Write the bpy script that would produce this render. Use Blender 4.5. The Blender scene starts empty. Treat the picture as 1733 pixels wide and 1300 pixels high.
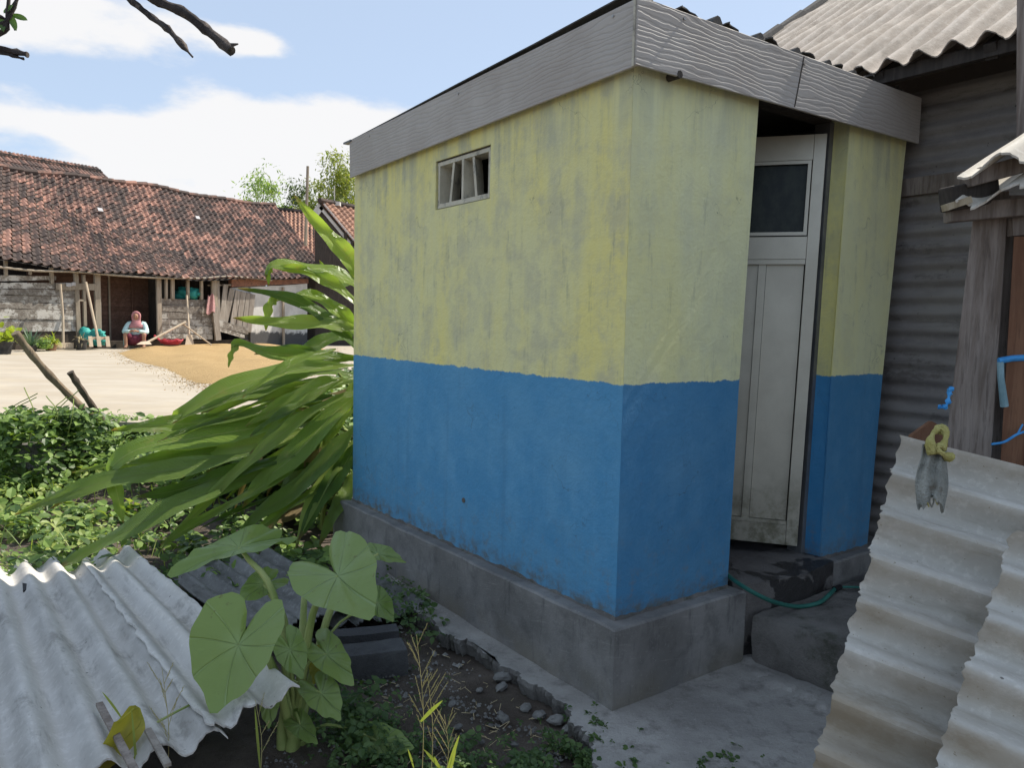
import bpy, bmesh, math, random
from mathutils import Vector, Matrix, noise
R=math.radians
rnd=random.Random(7)
S=bpy.context.scene
# ---------------------------------------------------------------- camera
CAMZ=1.45; FPX=1274.0; PITCH=.0804; ROLL=.0215
cd=bpy.data.cameras.new('camera'); cam=bpy.data.objects.new('camera',cd); S.collection.objects.link(cam); S.camera=cam
cd.sensor_width=36; cd.lens=36*FPX/1733; cd.clip_start=.05; cd.clip_end=4000
FW=Vector((0,math.cos(PITCH),-math.sin(PITCH))); _u=Vector((0,math.sin(PITCH),math.cos(PITCH))); _r=Vector((1,0,0))
RT=_r*math.cos(ROLL)+_u*math.sin(ROLL); UP=_u*math.cos(ROLL)-_r*math.sin(ROLL)
CAM=Vector((0,0,CAMZ))
cam.matrix_world=Matrix(((RT.x,UP.x,-FW.x,0),(RT.y,UP.y,-FW.y,0),(RT.z,UP.z,-FW.z,CAMZ),(0,0,0,1)))
S.render.resolution_x=1024; S.render.resolution_y=769
# pixel of the photograph -> point in the place, at a given depth / height / on a given plane
def ray(px,py): return FW+RT*((px-866.5)/FPX)-UP*((py-650)/FPX)
def at_y(px,py,Y): d=ray(px,py); return CAM+d*(Y/d.y)
def at_z(px,py,z): d=ray(px,py); return CAM+d*((z-CAMZ)/d.z)
def at_pl(px,py,p0,n): d=ray(px,py); return CAM+d*((p0-CAM).dot(n)/d.dot(n))
# ---------------------------------------------------------------- light
SUN_AZ=R(55.0); SUN_EL=R(50)
sd=bpy.data.lights.new('sun','SUN'); sun=bpy.data.objects.new('sun',sd); S.collection.objects.link(sun)
sd.energy=2.0; sd.angle=R(.5); sd.color=(1,.93,.82)
sv=Vector((math.sin(SUN_AZ)*math.cos(SUN_EL),math.cos(SUN_AZ)*math.cos(SUN_EL),math.sin(SUN_EL)))
sun.rotation_euler=sv.to_track_quat('Z','Y').to_euler()
W=bpy.data.worlds.new('World'); S.world=W; W.use_nodes=True
wn=W.node_tree.nodes; wl=W.node_tree.links; wn.clear()
def N(nodes,t,**k):
    n=nodes.new(t)
    for a,b in k.items(): setattr(n,a,b)
    return n
sky=N(wn,'ShaderNodeTexSky',sky_type='NISHITA',sun_disc=False,sun_elevation=SUN_EL,sun_rotation=SUN_AZ,altitude=50,air_density=1.0,dust_density=.8,ozone_density=1.0)
bg=N(wn,'ShaderNodeBackground'); bg.inputs[1].default_value=.12
wo=N(wn,'ShaderNodeOutputWorld'); wl.new(bg.outputs[0],wo.inputs[0])
tc=N(wn,'ShaderNodeTexCoord')
sx=N(wn,'ShaderNodeSeparateXYZ'); wl.new(tc.outputs['Generated'],sx.inputs[0])
def wm(op,a,b=None,c=None,clamp=False):
    n=N(wn,'ShaderNodeMath',operation=op,use_clamp=clamp)
    for i,v in enumerate((a,b,c)):
        if v is None: continue
        if isinstance(v,(int,float)): n.inputs[i].default_value=v
        else: wl.new(v,n.inputs[i])
    return n.outputs[0]
mp=N(wn,'ShaderNodeMapping'); wl.new(tc.outputs['Generated'],mp.inputs[0]); mp.inputs['Scale'].default_value=(1,1,2.6)
nz=N(wn,'ShaderNodeTexNoise'); wl.new(mp.outputs[0],nz.inputs['Vector']); nz.inputs['Scale'].default_value=3.2; nz.inputs['Detail'].default_value=9; nz.inputs['Roughness'].default_value=.56; nz.inputs['Distortion'].default_value=.15
nz2=N(wn,'ShaderNodeTexNoise'); wl.new(mp.outputs[0],nz2.inputs['Vector']); nz2.inputs['Scale'].default_value=9; nz2.inputs['Detail'].default_value=6; nz2.inputs['Roughness'].default_value=.6
acc=wm('MULTIPLY_ADD',nz.outputs[0],1.5,-.80)
acc=wm('ADD',acc,wm('MULTIPLY_ADD',nz2.outputs[0],1.0,-.5))
acc=wm('MULTIPLY',acc,1.0)
for (x,y,w,h,k) in ((90,25,210,50,.66),(560,250,250,80,.66),(375,185,90,40,.45),(215,240,65,36,.55),(90,208,150,20,.5),(428,72,42,17,.75),(30,148,50,14,.45),(250,330,500,40,.35),(900,330,500,80,.5),(150,140,210,32,-.55),(420,120,150,22,-.35),(640,60,200,60,-.4)):
    d=ray(x,y).normalized()
    vs=N(wn,'ShaderNodeVectorMath',operation='SUBTRACT'); wl.new(tc.outputs['Generated'],vs.inputs[0]); vs.inputs[1].default_value=d
    vm=N(wn,'ShaderNodeVectorMath',operation='MULTIPLY'); wl.new(vs.outputs[0],vm.inputs[0]); f=FPX/(w*1.1); g=FPX/(h*1.2); vm.inputs[1].default_value=(f,f,g)
    vl=N(wn,'ShaderNodeVectorMath',operation='LENGTH'); wl.new(vm.outputs[0],vl.inputs[0])
    e=wm('EXPONENT',wm('MULTIPLY',wm('POWER',vl.outputs['Value'],2.0),-1.0))
    acc=wm('ADD',acc,wm('MULTIPLY',e,k))
mr=N(wn,'ShaderNodeMapRange',interpolation_type='SMOOTHSTEP'); wl.new(acc,mr.inputs[0]); mr.inputs[1].default_value=.10; mr.inputs[2].default_value=.50; mr.inputs[3].default_value=0; mr.inputs[4].default_value=.92
veil=N(wn,'ShaderNodeMapRange',interpolation_type='SMOOTHSTEP'); wl.new(sx.outputs[2],veil.inputs[0]); veil.inputs[1].default_value=-.02; veil.inputs[2].default_value=.5; veil.inputs[3].default_value=.85; veil.inputs[4].default_value=.9
vx=N(wn,'ShaderNodeMix',data_type='RGBA'); wl.new(veil.outputs[0],vx.inputs['Factor']); wl.new(sky.outputs[0],vx.inputs['A']); vx.inputs['B'].default_value=(1.20,1.46,1.86,1)
cf=mr.outputs[0]
mx=N(wn,'ShaderNodeMix',data_type='RGBA'); wl.new(cf,mx.inputs['Factor']); wl.new(vx.outputs['Result'],mx.inputs['A']); mx.inputs['B'].default_value=(2.36,2.33,2.32,1)
wl.new(mx.outputs['Result'],bg.inputs[0])
S.view_settings.view_transform='Standard'; S.view_settings.look='None'; S.view_settings.gamma=1; S.view_settings.use_curve_mapping=False
S.view_settings.exposure=1.78
S.render.engine='CYCLES'
# ---------------------------------------------------------------- material helpers
def srgb(r,g,b):
    f=lambda c:(c/12.92 if c<=.04045 else ((c+.055)/1.055)**2.4)
    return (f(r/255),f(g/255),f(b/255),1)
class G:
    def __init__(s,name):
        s.m=bpy.data.materials.new(name); s.m.use_nodes=True; s.n=s.m.node_tree.nodes; s.l=s.m.node_tree.links; s.n.clear()
        s.out=s.n.new('ShaderNodeOutputMaterial'); s.b=s.n.new('ShaderNodeBsdfPrincipled'); s.l.new(s.b.outputs[0],s.out.inputs[0])
        s.b.inputs['Specular IOR Level'].default_value=.25
    def pos(s): return s.n.new('ShaderNodeNewGeometry').outputs['Position']
    def obj(s): return s.n.new('ShaderNodeTexCoord').outputs['Object']
    def put(s,sock,v):
        if hasattr(v,'is_linked') or hasattr(v,'links'): s.l.new(v,sock)
        else: sock.default_value=v
    def math(s,op,a,b=0.,c=0.,clamp=False):
        n=N(s.n,'ShaderNodeMath',operation=op,use_clamp=clamp)
        for i,v in enumerate((a,b,c)): s.put(n.inputs[i],v)
        return n.outputs[0]
    def dot(s,v,w):
        n=N(s.n,'ShaderNodeVectorMath',operation='DOT_PRODUCT'); s.put(n.inputs[0],v); n.inputs[1].default_value=w; return n.outputs['Value']
    def comb(s,x,y,z=0.):
        n=N(s.n,'ShaderNodeCombineXYZ'); s.put(n.inputs[0],x); s.put(n.inputs[1],y); s.put(n.inputs[2],z); return n.outputs[0]
    def sep(s,v):
        n=N(s.n,'ShaderNodeSeparateXYZ'); s.put(n.inputs[0],v); return n.outputs
    def scale(s,v,sc,loc=(0,0,0),rot=(0,0,0)):
        n=N(s.n,'ShaderNodeMapping'); s.put(n.inputs[0],v); n.inputs['Scale'].default_value=sc; n.inputs['Location'].default_value=loc; n.inputs['Rotation'].default_value=rot; return n.outputs[0]
    def noise(s,v,sc,det=5,ro=.55,dist=0.):
        n=N(s.n,'ShaderNodeTexNoise'); s.put(n.inputs['Vector'],v); n.inputs['Scale'].default_value=sc; n.inputs['Detail'].default_value=det; n.inputs['Roughness'].default_value=ro; n.inputs['Distortion'].default_value=dist; return n.outputs[0]
    def vor(s,v,sc,feat='F1'):
        n=N(s.n,'ShaderNodeTexVoronoi',feature=feat); s.put(n.inputs['Vector'],v); n.inputs['Scale'].default_value=sc; return n.outputs['Distance']
    def wave(s,v,sc,dist=2,det=3,ds=1.,dire='X'):
        n=N(s.n,'ShaderNodeTexWave',bands_direction=dire); s.put(n.inputs['Vector'],v); n.inputs['Scale'].default_value=sc; n.inputs['Distortion'].default_value=dist; n.inputs['Detail'].default_value=det; n.inputs['Detail Scale'].default_value=ds; return n.outputs['Fac']
    def ramp(s,v,a,b,lo=0.,hi=1.,smooth=True):
        n=N(s.n,'ShaderNodeMapRange',interpolation_type='SMOOTHSTEP' if smooth else 'LINEAR'); s.put(n.inputs[0],v); n.inputs[1].default_value=a; n.inputs[2].default_value=b; n.inputs[3].default_value=lo; n.inputs[4].default_value=hi; return n.outputs[0]
    def mix(s,f,a,b,mode='MIX'):
        n=N(s.n,'ShaderNodeMix',data_type='RGBA',blend_type=mode); s.put(n.inputs['Factor'],f)
        for k,v in (('A',a),('B',b)):
            if isinstance(v,tuple) and len(v)==3: v=v+(1,)
            s.put(n.inputs[k],v)
        return n.outputs['Result']
    def rand(s): return s.n.new('ShaderNodeObjectInfo').outputs['Random']
    def isl(s): return s.n.new('ShaderNodeNewGeometry').outputs['Random Per Island']
    def col(s,v): s.put(s.b.inputs['Base Color'],v if not (isinstance(v,tuple) and len(v)==3) else v+(1,))
    def rough(s,v): s.put(s.b.inputs['Roughness'],v)
    def bump(s,h,dist=.01,st=1.):
        n=N(s.n,'ShaderNodeBump'); s.put(n.inputs['Height'],h); n.inputs['Distance'].default_value=dist; n.inputs['Strength'].default_value=st; s.l.new(n.outputs[0],s.b.inputs['Normal']); s.bn=n; return n
def simple(name,c1,c2,sc=6,lo=.35,hi=.65,rough=.85,bump=.004,bsc=40,coord='pos',st=(1,1,1),c3=None,sc3=20,metal=0,vary=0,rot=(0,0,0)):
    g=G(name); v=g.pos() if coord=='pos' else g.obj(); v=g.scale(v,st,rot=rot)
    c=g.mix(g.ramp(g.noise(v,sc,6,.6),lo,hi),c1,c2)
    if c3: c=g.mix(g.ramp(g.noise(v,sc3,5,.65),.52,.68),c,c3)
    if vary: c=g.mix(g.ramp(g.rand() if coord=='obj' else g.isl(),0,1,1-vary,1,False),(0,0,0),c)
    g.col(c); g.rough(rough); g.b.inputs['Metallic'].default_value=metal
    if bump: g.bump(g.noise(v,bsc,5,.65),bump)
    return g.m
def leafmat(name,c1,c2,trans=.3,rough=.45,pleat=0,spec=.35,vein=0,yellow=None,isl=True,midrib=None):
    g=G(name); v=g.pos(); f=g.noise(v,2.5,4,.6)
    if isl: f=g.math('MULTIPLY_ADD',g.isl(),.6,g.math('MULTIPLY',f,.4))
    else: f=g.math('MULTIPLY_ADD',g.rand(),.6,g.math('MULTIPLY',f,.4))
    c=g.mix(g.ramp(f,.2,.75),c1,c2)
    if yellow: c=g.mix(g.ramp(g.noise(v,9,4,.7),.56,.75),c,yellow)
    uv=None
    if pleat or vein or midrib:
        uv=g.n.new('ShaderNodeUVMap').outputs[0]; o=g.sep(uv)
    if midrib:
        d=g.math('ABSOLUTE',g.math('SUBTRACT',o[0],.5))
        c=g.mix(g.ramp(d,.008,.03,.8,0),c,midrib)
        c=g.mix(g.ramp(g.math('SINE',g.math('ADD',g.math('MULTIPLY',d,110.),g.math('MULTIPLY',o[1],55.))),.3,1.,0,.16),c,midrib)
        c=g.mix(g.ramp(g.math('ADD',o[1],g.math('MULTIPLY_ADD',g.noise(v,14,4,.7),.3,-.15)),.90,1.0,0,.9),c,(.30,.20,.08))
        c=g.mix(g.ramp(g.noise(g.comb(g.math('MULTIPLY',o[0],2.),g.math('MULTIPLY',o[1],7.),g.rand()),2.2,5,.7),.60,.72,0,.55),c,(.36,.38,.10))
    if vein:
        # veins radiate from the petiole joint (stored in uv): angle bands
        an=g.math('ARCTAN2',o[0],o[1]); r=g.math('SQRT',g.math('ADD',g.math('MULTIPLY',o[0],o[0]),g.math('MULTIPLY',o[1],o[1])))
        w=g.math('ABSOLUTE',g.math('SINE',g.math('MULTIPLY',g.math('ADD',an,g.math('MULTIPLY',r,.18)),4.0)))
        vv=g.ramp(g.math('DIVIDE',w,g.math('ADD',g.math('DIVIDE',.06,g.math('ADD',r,.12)),.3)),.0,.42,1,0)
        c=g.mix(g.math('MULTIPLY',vv,.7),c,vein)
        c=g.mix(g.ramp(r,.32,.0,0,.5),c,vein)
        g.bump(g.math('ADD',vv,g.math('MULTIPLY',g.noise(v,30,3,.5),1.2)),.004,.9)
        c=g.mix(g.ramp(g.noise(v,22,5,.7),.63,.70,0,.6),c,(.13,.09,.035))
        c=g.mix(g.ramp(g.noise(v,7,4,.6),.55,.75,0,.4),c,(.22,.28,.08))
    if pleat:
        d=g.math('ABSOLUTE',g.math('SUBTRACT',o[0],.5))
        g.bump(g.math('SINE',g.math('ADD',g.math('MULTIPLY',d,110.),g.math('MULTIPLY',o[1],55.))),.005,.8)
    g.col(c); g.rough(rough); g.b.inputs['Specular IOR Level'].default_value=spec
    if trans:
        t=g.n.new('ShaderNodeBsdfTranslucent'); tcol=g.mix(1.,c,(1.5,1.55,.6),'MULTIPLY'); g.l.new(tcol,t.inputs[0])
        m=g.n.new('ShaderNodeMixShader'); m.inputs[0].default_value=trans; g.l.new(g.b.outputs[0],m.inputs[1]); g.l.new(t.outputs[0],m.inputs[2]); g.l.new(m.outputs[0],g.out.inputs[0])
    return g.m
# ---------------------------------------------------------------- geometry helpers
BASE={}
class MB:
    def __init__(s): s.v=[]; s.f=[]; s.uv={}
    def add(s,vs,fs):
        o=len(s.v); s.v+= [Vector(v) for v in vs]; s.f+=[tuple(i+o for i in f) for f in fs]; return o
    def hexa(s,p):   # 8 corners: bottom 4 ccw, top 4 ccw
        s.add(p,[(3,2,1,0),(4,5,6,7),(0,1,5,4),(1,2,6,5),(2,3,7,6),(3,0,4,7)]); return s
    def box(s,c,h,ax=None):
        c=Vector(c); ax=ax or (Vector((1,0,0)),Vector((0,1,0)),Vector((0,0,1)))
        P=[c+ax[0]*(h[0]*i)+ax[1]*(h[1]*j)+ax[2]*(h[2]*k) for k in (-1,1) for i,j in ((-1,-1),(1,-1),(1,1),(-1,1))]
        return s.hexa(P)
    def prism(s,pts,d):
        n=len(pts); pts=[Vector(p) for p in pts]; d=Vector(d)
        s.add(pts+[p+d for p in pts],[tuple(range(n)),tuple(range(2*n-1,n-1,-1))]+[(i,i+n,(i+1)%n+n,(i+1)%n) for i in range(n)]); return s
    def bar(s,a,b,w,h,up=Vector((0,0,1)),taper=1.):
        a=Vector(a); b=Vector(b); t=(b-a).normalized(); sd=t.cross(up)
        if sd.length<1e-4: sd=t.cross(Vector((1,0,0)))
        sd.normalize(); u=sd.cross(t).normalized()
        P=[a-sd*w/2-u*h/2,a+sd*w/2-u*h/2,a+sd*w/2+u*h/2,a-sd*w/2+u*h/2]
        w2=w*taper; h2=h*taper
        P+=[b-sd*w2/2-u*h2/2,b+sd*w2/2-u*h2/2,b+sd*w2/2+u*h2/2,b-sd*w2/2+u*h2/2]
        return s.hexa(P)
    def tube(s,pts,r,n=8,cap=True,jit=0,rg=rnd):
        pts=[Vector(p) for p in pts]; m=len(pts); rs=r if isinstance(r,(list,tuple)) else [r]*m
        o=len(s.v); side=None
        for i,p in enumerate(pts):
            t=(pts[min(i+1,m-1)]-pts[max(i-1,0)]).normalized()
            if side is None:
                side=t.cross(Vector((0,0,1)));
                if side.length<.05: side=t.cross(Vector((1,0,0)))
            side=(side-t*side.dot(t)).normalized(); u=t.cross(side)
            for k in range(n):
                an=2*math.pi*k/n; rr=rs[i]*(1+(rg.uniform(-jit,jit) if jit else 0)); s.v.append(p+(side*math.cos(an)+u*math.sin(an))*rr)
        for i in range(m-1):
            for k in range(n): a=o+i*n+k; b=o+i*n+(k+1)%n; s.f.append((a,b,b+n,a+n))
        if cap: s.f.append(tuple(o+k for k in range(n-1,-1,-1))); s.f.append(tuple(o+(m-1)*n+k for k in range(n)))
        return s
    def loft(s,rings,cap=True):  # rings: list of lists of points, same count
        n=len(rings[0]); o=len(s.v)
        for rg_ in rings: s.v+=[Vector(p) for p in rg_]
        for i in range(len(rings)-1):
            for k in range(n): a=o+i*n+k; b=o+i*n+(k+1)%n; s.f.append((a,b,b+n,a+n))
        if cap: s.f.append(tuple(o+k for k in range(n-1,-1,-1))); s.f.append(tuple(o+(len(rings)-1)*n+k for k in range(n)))
        return s
    def build(s,name,m,parent=None,smooth=False,uvs=None,bevel=0):
        base=BASE.get(parent.name,Vector((0,0,0))) if parent else Vector((0,0,0))
        me=bpy.data.meshes.new(name); me.from_pydata([tuple(v-base) for v in s.v],[],s.f); me.update()
        if uvs:
            ul=me.uv_layers.new(name='UVMap')
            for lp in me.loops: ul.data[lp.index].uv=uvs[lp.vertex_index]
        if smooth:
            for p in me.polygons: p.use_smooth=True
            if smooth!='all' : 
                try: me.set_sharp_from_angle(angle=R(40))
                except Exception: pass
        me.materials.append(m)
        o=bpy.data.objects.new(name,me); S.collection.objects.link(o)
        if parent: o.parent=parent; BASE[o.name]=base
        if bevel:
            b=o.modifiers.new('bevel','BEVEL'); b.width=bevel; b.segments=2; b.limit_method='ANGLE'
        return o
def tag(o,label=None,cat=None,group=None,kind=None):
    if label: o['label']=label
    if cat: o['category']=cat
    if group: o['group']=group
    if kind: o['kind']=kind
    return o
def thing(name,label,cat,loc,group=None):
    o=bpy.data.objects.new(name,None); S.collection.objects.link(o); o.location=loc; o.empty_display_size=.1
    BASE[o.name]=Vector(loc); return tag(o,label,cat,group)
def struct(name,mb,m,smooth=False,kind='structure'): return tag(mb.build(name,m,smooth=smooth),kind=kind)
def cat_rom(P,n):
    P=[Vector(p) for p in P]; Q=[P[0]*2-P[1]]+P+[P[-1]*2-P[-2]]; out=[]
    segs=len(P)-1
    for j in range(n+1):
        t=j/n*segs; i=min(int(t),segs-1); t-=i; a,b,c,d=Q[i:i+4]
        out.append(.5*((2*b)+(c-a)*t+(2*a-5*b+4*c-d)*t*t+(3*b-a-3*c+d)*t**3))
    return out
def corr(name,O,U,V,lu,lv,pitch,amp,th,m,parent=None,nv=8,jag=.01,seed=1,sag=None,ph=0.,spp=10,smooth=True):
    """corrugated sheet: U across the waves, V along them"""
    rg=random.Random(seed); U=U.normalized(); V=V.normalized(); Nn=U.cross(V).normalized()
    nu=int(lu/pitch*spp); mb=MB(); uv=[]
    j0=[rg.uniform(-jag,jag) for _ in range(nu+1)]; j1=[rg.uniform(-jag,jag) for _ in range(nu+1)]
    for i in range(1,nu): j0[i]=j0[i]*.6+j0[i-1]*.4; j1[i]=j1[i]*.6+j1[i-1]*.4
    for side in (0,1):
        for i in range(nu+1):
            u=lu*i/nu; w=amp*math.cos(2*math.pi*u/pitch+ph)
            for j in range(nv+1):
                v=j0[i]*3+(lv+j1[i]*3-j0[i]*3)*j/nv
                du=0
                if i in (0,nu): du=jag*1.6*noise.noise(Vector((v*9,seed+i,0)))+jag*.5*noise.noise(Vector((v*31,seed+i,4)))
                q=O+U*(u+du)+V*v+Nn*(w-(th if side else 0)+(sag(u/lu,v/lv) if sag else 0))
                mb.v.append(q); uv.append((u,v))
    K=(nu+1)*(nv+1); id=lambda i,j,s: s*K+i*(nv+1)+j
    for i in range(nu):
        for j in range(nv):
            mb.f.append((id(i,j,0),id(i+1,j,0),id(i+1,j+1,0),id(i,j+1,0))); mb.f.append((id(i,j,1),id(i,j+1,1),id(i+1,j+1,1),id(i+1,j,1)))
    for i in range(nu): mb.f.append((id(i,0,0),id(i,0,1),id(i+1,0,1),id(i+1,0,0))); mb.f.append((id(i,nv,0),id(i+1,nv,0),id(i+1,nv,1),id(i,nv,1)))
    for j in range(nv): mb.f.append((id(0,j,0),id(0,j+1,0),id(0,j+1,1),id(0,j,1))); mb.f.append((id(nu,j,0),id(nu,j,1),id(nu,j+1,1),id(nu,j+1,0)))
    return mb.build(name,m,parent,smooth=smooth,uvs=uv)
Z=Vector((0,0,1))
# ---------------------------------------------------------------- layout frame of the toilet block: corner C, a = along long wall (away), b = along door wall
YAW=.9421; b=Vector((math.sin(YAW),math.cos(YAW),0)); a=Vector((-b.y,b.x,0)); C=Vector((.414,2.822,0))
def ab(s,t,z=0): return C+a*s+b*t+Z*z
def pA(px,py,off=0): return at_pl(px,py,C-b*off,b)     # on long wall plane (off = outward)
def pB(px,py,off=0): return at_pl(px,py,C-a*off,a)     # on door wall plane
def inab(P): d=P-C; return (d.dot(a),d.dot(b),P.z)
# ================================================================ MATERIALS
def paint(name,yel,pale,grey,blue,patch,dirv,ntone=0.):
    g=G(name); P=g.pos(); u=g.dot(P,dirv); z=g.sep(P)[2]
    uv=g.comb(u,g.math('MULTIPLY',z,.28)); uz=g.comb(u,z)
    big=g.noise(uv,3.4,5,.6); streak=g.noise(g.comb(g.math('MULTIPLY',u,3.),g.math('MULTIPLY',z,.25)),3.2,5,.65); fine=g.noise(uz,26,6,.7); mid=g.noise(uz,5.5,6,.6,.4)
    c=g.mix(g.ramp(big,.34,.66),yel,pale)
    k=g.math('ADD',g.math('MULTIPLY',mid,.62),g.math('MULTIPLY',streak,.38))
    k=g.math('ADD',k,g.math('MULTIPLY_ADD',fine,.22,-.11))
    c=g.mix(g.ramp(k,.43,.64,0,patch),c,grey)
    c=g.mix(g.ramp(g.math('ADD',g.noise(g.comb(g.math('MULTIPLY',u,5.),g.math('MULTIPLY',z,.5)),4,6,.7),g.math('MULTIPLY',fine,.25)),.68,.84,0,.45*patch+.1),c,(.26,.27,.22))
    # runs below the fascia and a damp band just above the blue
    c=g.mix(g.math('MULTIPLY',g.ramp(z,2.02,2.36),g.ramp(streak,.42,.62,0,.35*patch+.12)),c,(.33,.36,.30))
    wob=g.math('ADD',g.math('MULTIPLY_ADD',g.noise(g.comb(u,0.),9,5,.75),.05,-.025),g.math('MULTIPLY_ADD',g.noise(g.comb(u,0.),60,2,.6),.012,-.006))
    edge=g.math('SUBTRACT',g.math('ADD',z,wob),1.229)
    bcol=g.mix(g.ramp(g.noise(uz,3.6,6,.62),.35,.7),blue,(blue[0]*1.35,blue[1]*1.12,blue[2]*1.04))
    bcol=g.mix(g.ramp(streak,.52,.72,0,.35),bcol,(blue[0]*.7+.02,blue[1]*.75,blue[2]*.72))
    bcol=g.mix(g.ramp(g.noise(g.comb(g.math('MULTIPLY',u,2.),z),19,6,.75),.60,.72,0,.45),bcol,(.035,.10,.155))
    bcol=g.mix(g.ramp(g.noise(g.comb(g.math('MULTIPLY',u,1.6),g.math('MULTIPLY',z,.8)),2.4,6,.65),.50,.70,0,.45),bcol,(blue[0]*1.9,blue[1]*1.35,blue[2]*1.18))
    bcol=g.mix(g.math('MULTIPLY',g.ramp(z,.75,.33),g.ramp(g.noise(g.comb(u,g.math('MULTIPLY',z,.8)),17,7,.75),.50,.68,0,.5)),bcol,(.20,.19,.16))
    bcol=g.mix(g.ramp(g.noise(uz,42,5,.7),.69,.71,0,.8),bcol,(.32,.34,.33))
    sp=g.noise(uz,95,3,.6); bcol=g.mix(g.ramp(sp,.70,.76,0,.6),bcol,(.30,.36,.40))
    c=g.mix(g.ramp(edge,-.003,.003),bcol,c)
    # grime along the foot of the wall
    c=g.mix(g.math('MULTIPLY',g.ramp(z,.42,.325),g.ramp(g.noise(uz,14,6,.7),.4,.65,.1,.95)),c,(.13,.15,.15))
    # hairline cracks
    cr=g.vor(g.comb(g.math('ADD',u,g.math('MULTIPLY',g.noise(uz,4,4,.6),.5)),g.math('ADD',z,g.math('MULTIPLY',g.noise(uz,5,4,.6),.4))),2.1,'DISTANCE_TO_EDGE')
    c=g.mix(g.math('MULTIPLY',g.ramp(cr,.0035,.0,0,.55),g.ramp(g.noise(uz,2.3,2),.52,.60)),c,(.06,.07,.07))
    g.col(c); g.rough(g.ramp(fine,.3,.7,.7,.9))
    h=g.math('ADD',g.math('MULTIPLY',g.noise(uz,7,5,.6),1.0),g.math('MULTIPLY',g.noise(uz,55,5,.7),.35))
    g.bump(h,.012,.75); return g.m
av=tuple(a); bv=tuple(b)
M_wallA=paint('yellow_blue_paint',(.80,.72,.27),(.72,.69,.37),(.53,.51,.35),(.085,.285,.49),.68,av)
M_wallB=paint('yellow_blue_paint_pale',(.79,.76,.38),(.76,.76,.46),(.61,.61,.42),(.068,.235,.425),.45,bv)
M_reveal=paint('reveal_paint',(.80,.74,.28),(.72,.70,.34),(.48,.48,.34),(.055,.25,.50),.4,av)
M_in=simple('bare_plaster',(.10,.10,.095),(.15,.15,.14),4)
def concrete(name,c1,c2,c3,stain=.5,bump=.006,wet=None,scr=0):
    g=G(name); v=g.pos(); n=g.noise(v,2.2,7,.62); c=g.mix(g.ramp(n,.36,.66),c1,c2)
    c=g.mix(g.ramp(g.noise(v,9,7,.7),.48,.7,0,stain),c,c3)
    c=g.mix(g.ramp(g.noise(v,90,4,.7),.58,.7,0,.35),c,(c2[0]*1.35,c2[1]*1.35,c2[2]*1.35))
    if scr:
        z=g.sep(v)[2]; u=g.dot(v,av); w=g.dot(v,bv)
        s=g.noise(g.comb(g.math('MULTIPLY',g.math('ADD',u,w),4.),g.math('MULTIPLY_ADD',z,50.,g.math('MULTIPLY',g.math('ADD',u,w),9.))),1.3,4,.6)
        c=g.mix(g.ramp(s,.6,.75,0,.35),c,(c2[0]*1.4,c2[1]*1.4,c2[2]*1.38))
        c=g.mix(g.math('MULTIPLY',g.ramp(z,.16,.0),g.ramp(g.noise(v,5,5,.6),.35,.6,0,.5)),c,(.17,.145,.10))
        c=g.mix(g.ramp(g.noise(g.comb(g.math('MULTIPLY',g.math('ADD',u,w),7.),z),2.5,6,.7),.56,.7,0,.55),c,(.055,.055,.058))
    g.col(c); r=.88
    if wet:
        m=g.ramp(g.noise(v,4.5,5,.6,.6),.50,.54,0,.85); c=g.mix(m,c,(.022,.02,.02)); g.col(c); r=g.ramp(m,0,1,.85,.35,False)
    g.rough(r); c2_=None; g.bump(g.math('ADD',g.noise(v,18,7,.7),g.math('MULTIPLY',g.noise(v,110,4,.7),.5)),bump*1.4,1.); return g.m
M_plinth=concrete('smooth_cement',(.165,.158,.148),(.285,.275,.26),(.085,.083,.083),.5,.003,scr=1)
M_step=concrete('mossy_concrete',(.13,.12,.11),(.25,.235,.215),(.06,.065,.04),.7,.014)
M_thresh=concrete('wet_concrete',(.13,.12,.115),(.20,.185,.17),(.08,.07,.065),.5,.006,wet=1)
M_slab=concrete('path_concrete',(.27,.255,.235),(.41,.39,.36),(.15,.14,.125),.7,.008)
M_rubble=concrete('rubble_concrete',(.20,.20,.20),(.34,.34,.33),(.12,.10,.085),.6,.01)
M_block=concrete('dark_block',(.07,.068,.07),(.13,.13,.13),(.04,.038,.04),.5,.01)
def pad_mat():
    g=G('drying_floor'); v=g.pos(); s=g.scale(v,(.6,1.3,1),rot=(0,0,R(-12)))
    c=g.mix(g.ramp(g.noise(s,1.4,7,.62),.35,.68),(.38,.325,.25),(.44,.39,.315))
    c=g.mix(g.ramp(g.noise(s,5,7,.7),.55,.72,0,.5),c,(.33,.29,.23))
    c=g.mix(g.ramp(g.noise(v,1.1,3,.6),.5,.75,0,.35),c,(.52,.44,.31)); g.col(c); g.rough(.9); g.bump(g.noise(s,6,6,.7),.01,.6); return g.m
M_pad=pad_mat()
def soil_mat():
    g=G('soil'); v=g.pos(); c=g.mix(g.ramp(g.noise(v,3,7,.65),.35,.65),(.085,.066,.052),(.17,.138,.112))
    c=g.mix(g.ramp(g.vor(v,70),.16,.05,0,.8),c,(.24,.22,.20)); c=g.mix(g.ramp(g.noise(v,1.3,4,.6),.55,.7,0,.6),c,(.06,.062,.035))
    g.col(c); g.rough(.95); g.bump(g.math('ADD',g.noise(v,24,8,.75),g.math('MULTIPLY',g.ramp(g.vor(v,70),.3,.0),.25)),.03,1.); return g.m
M_soil=soil_mat()
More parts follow.
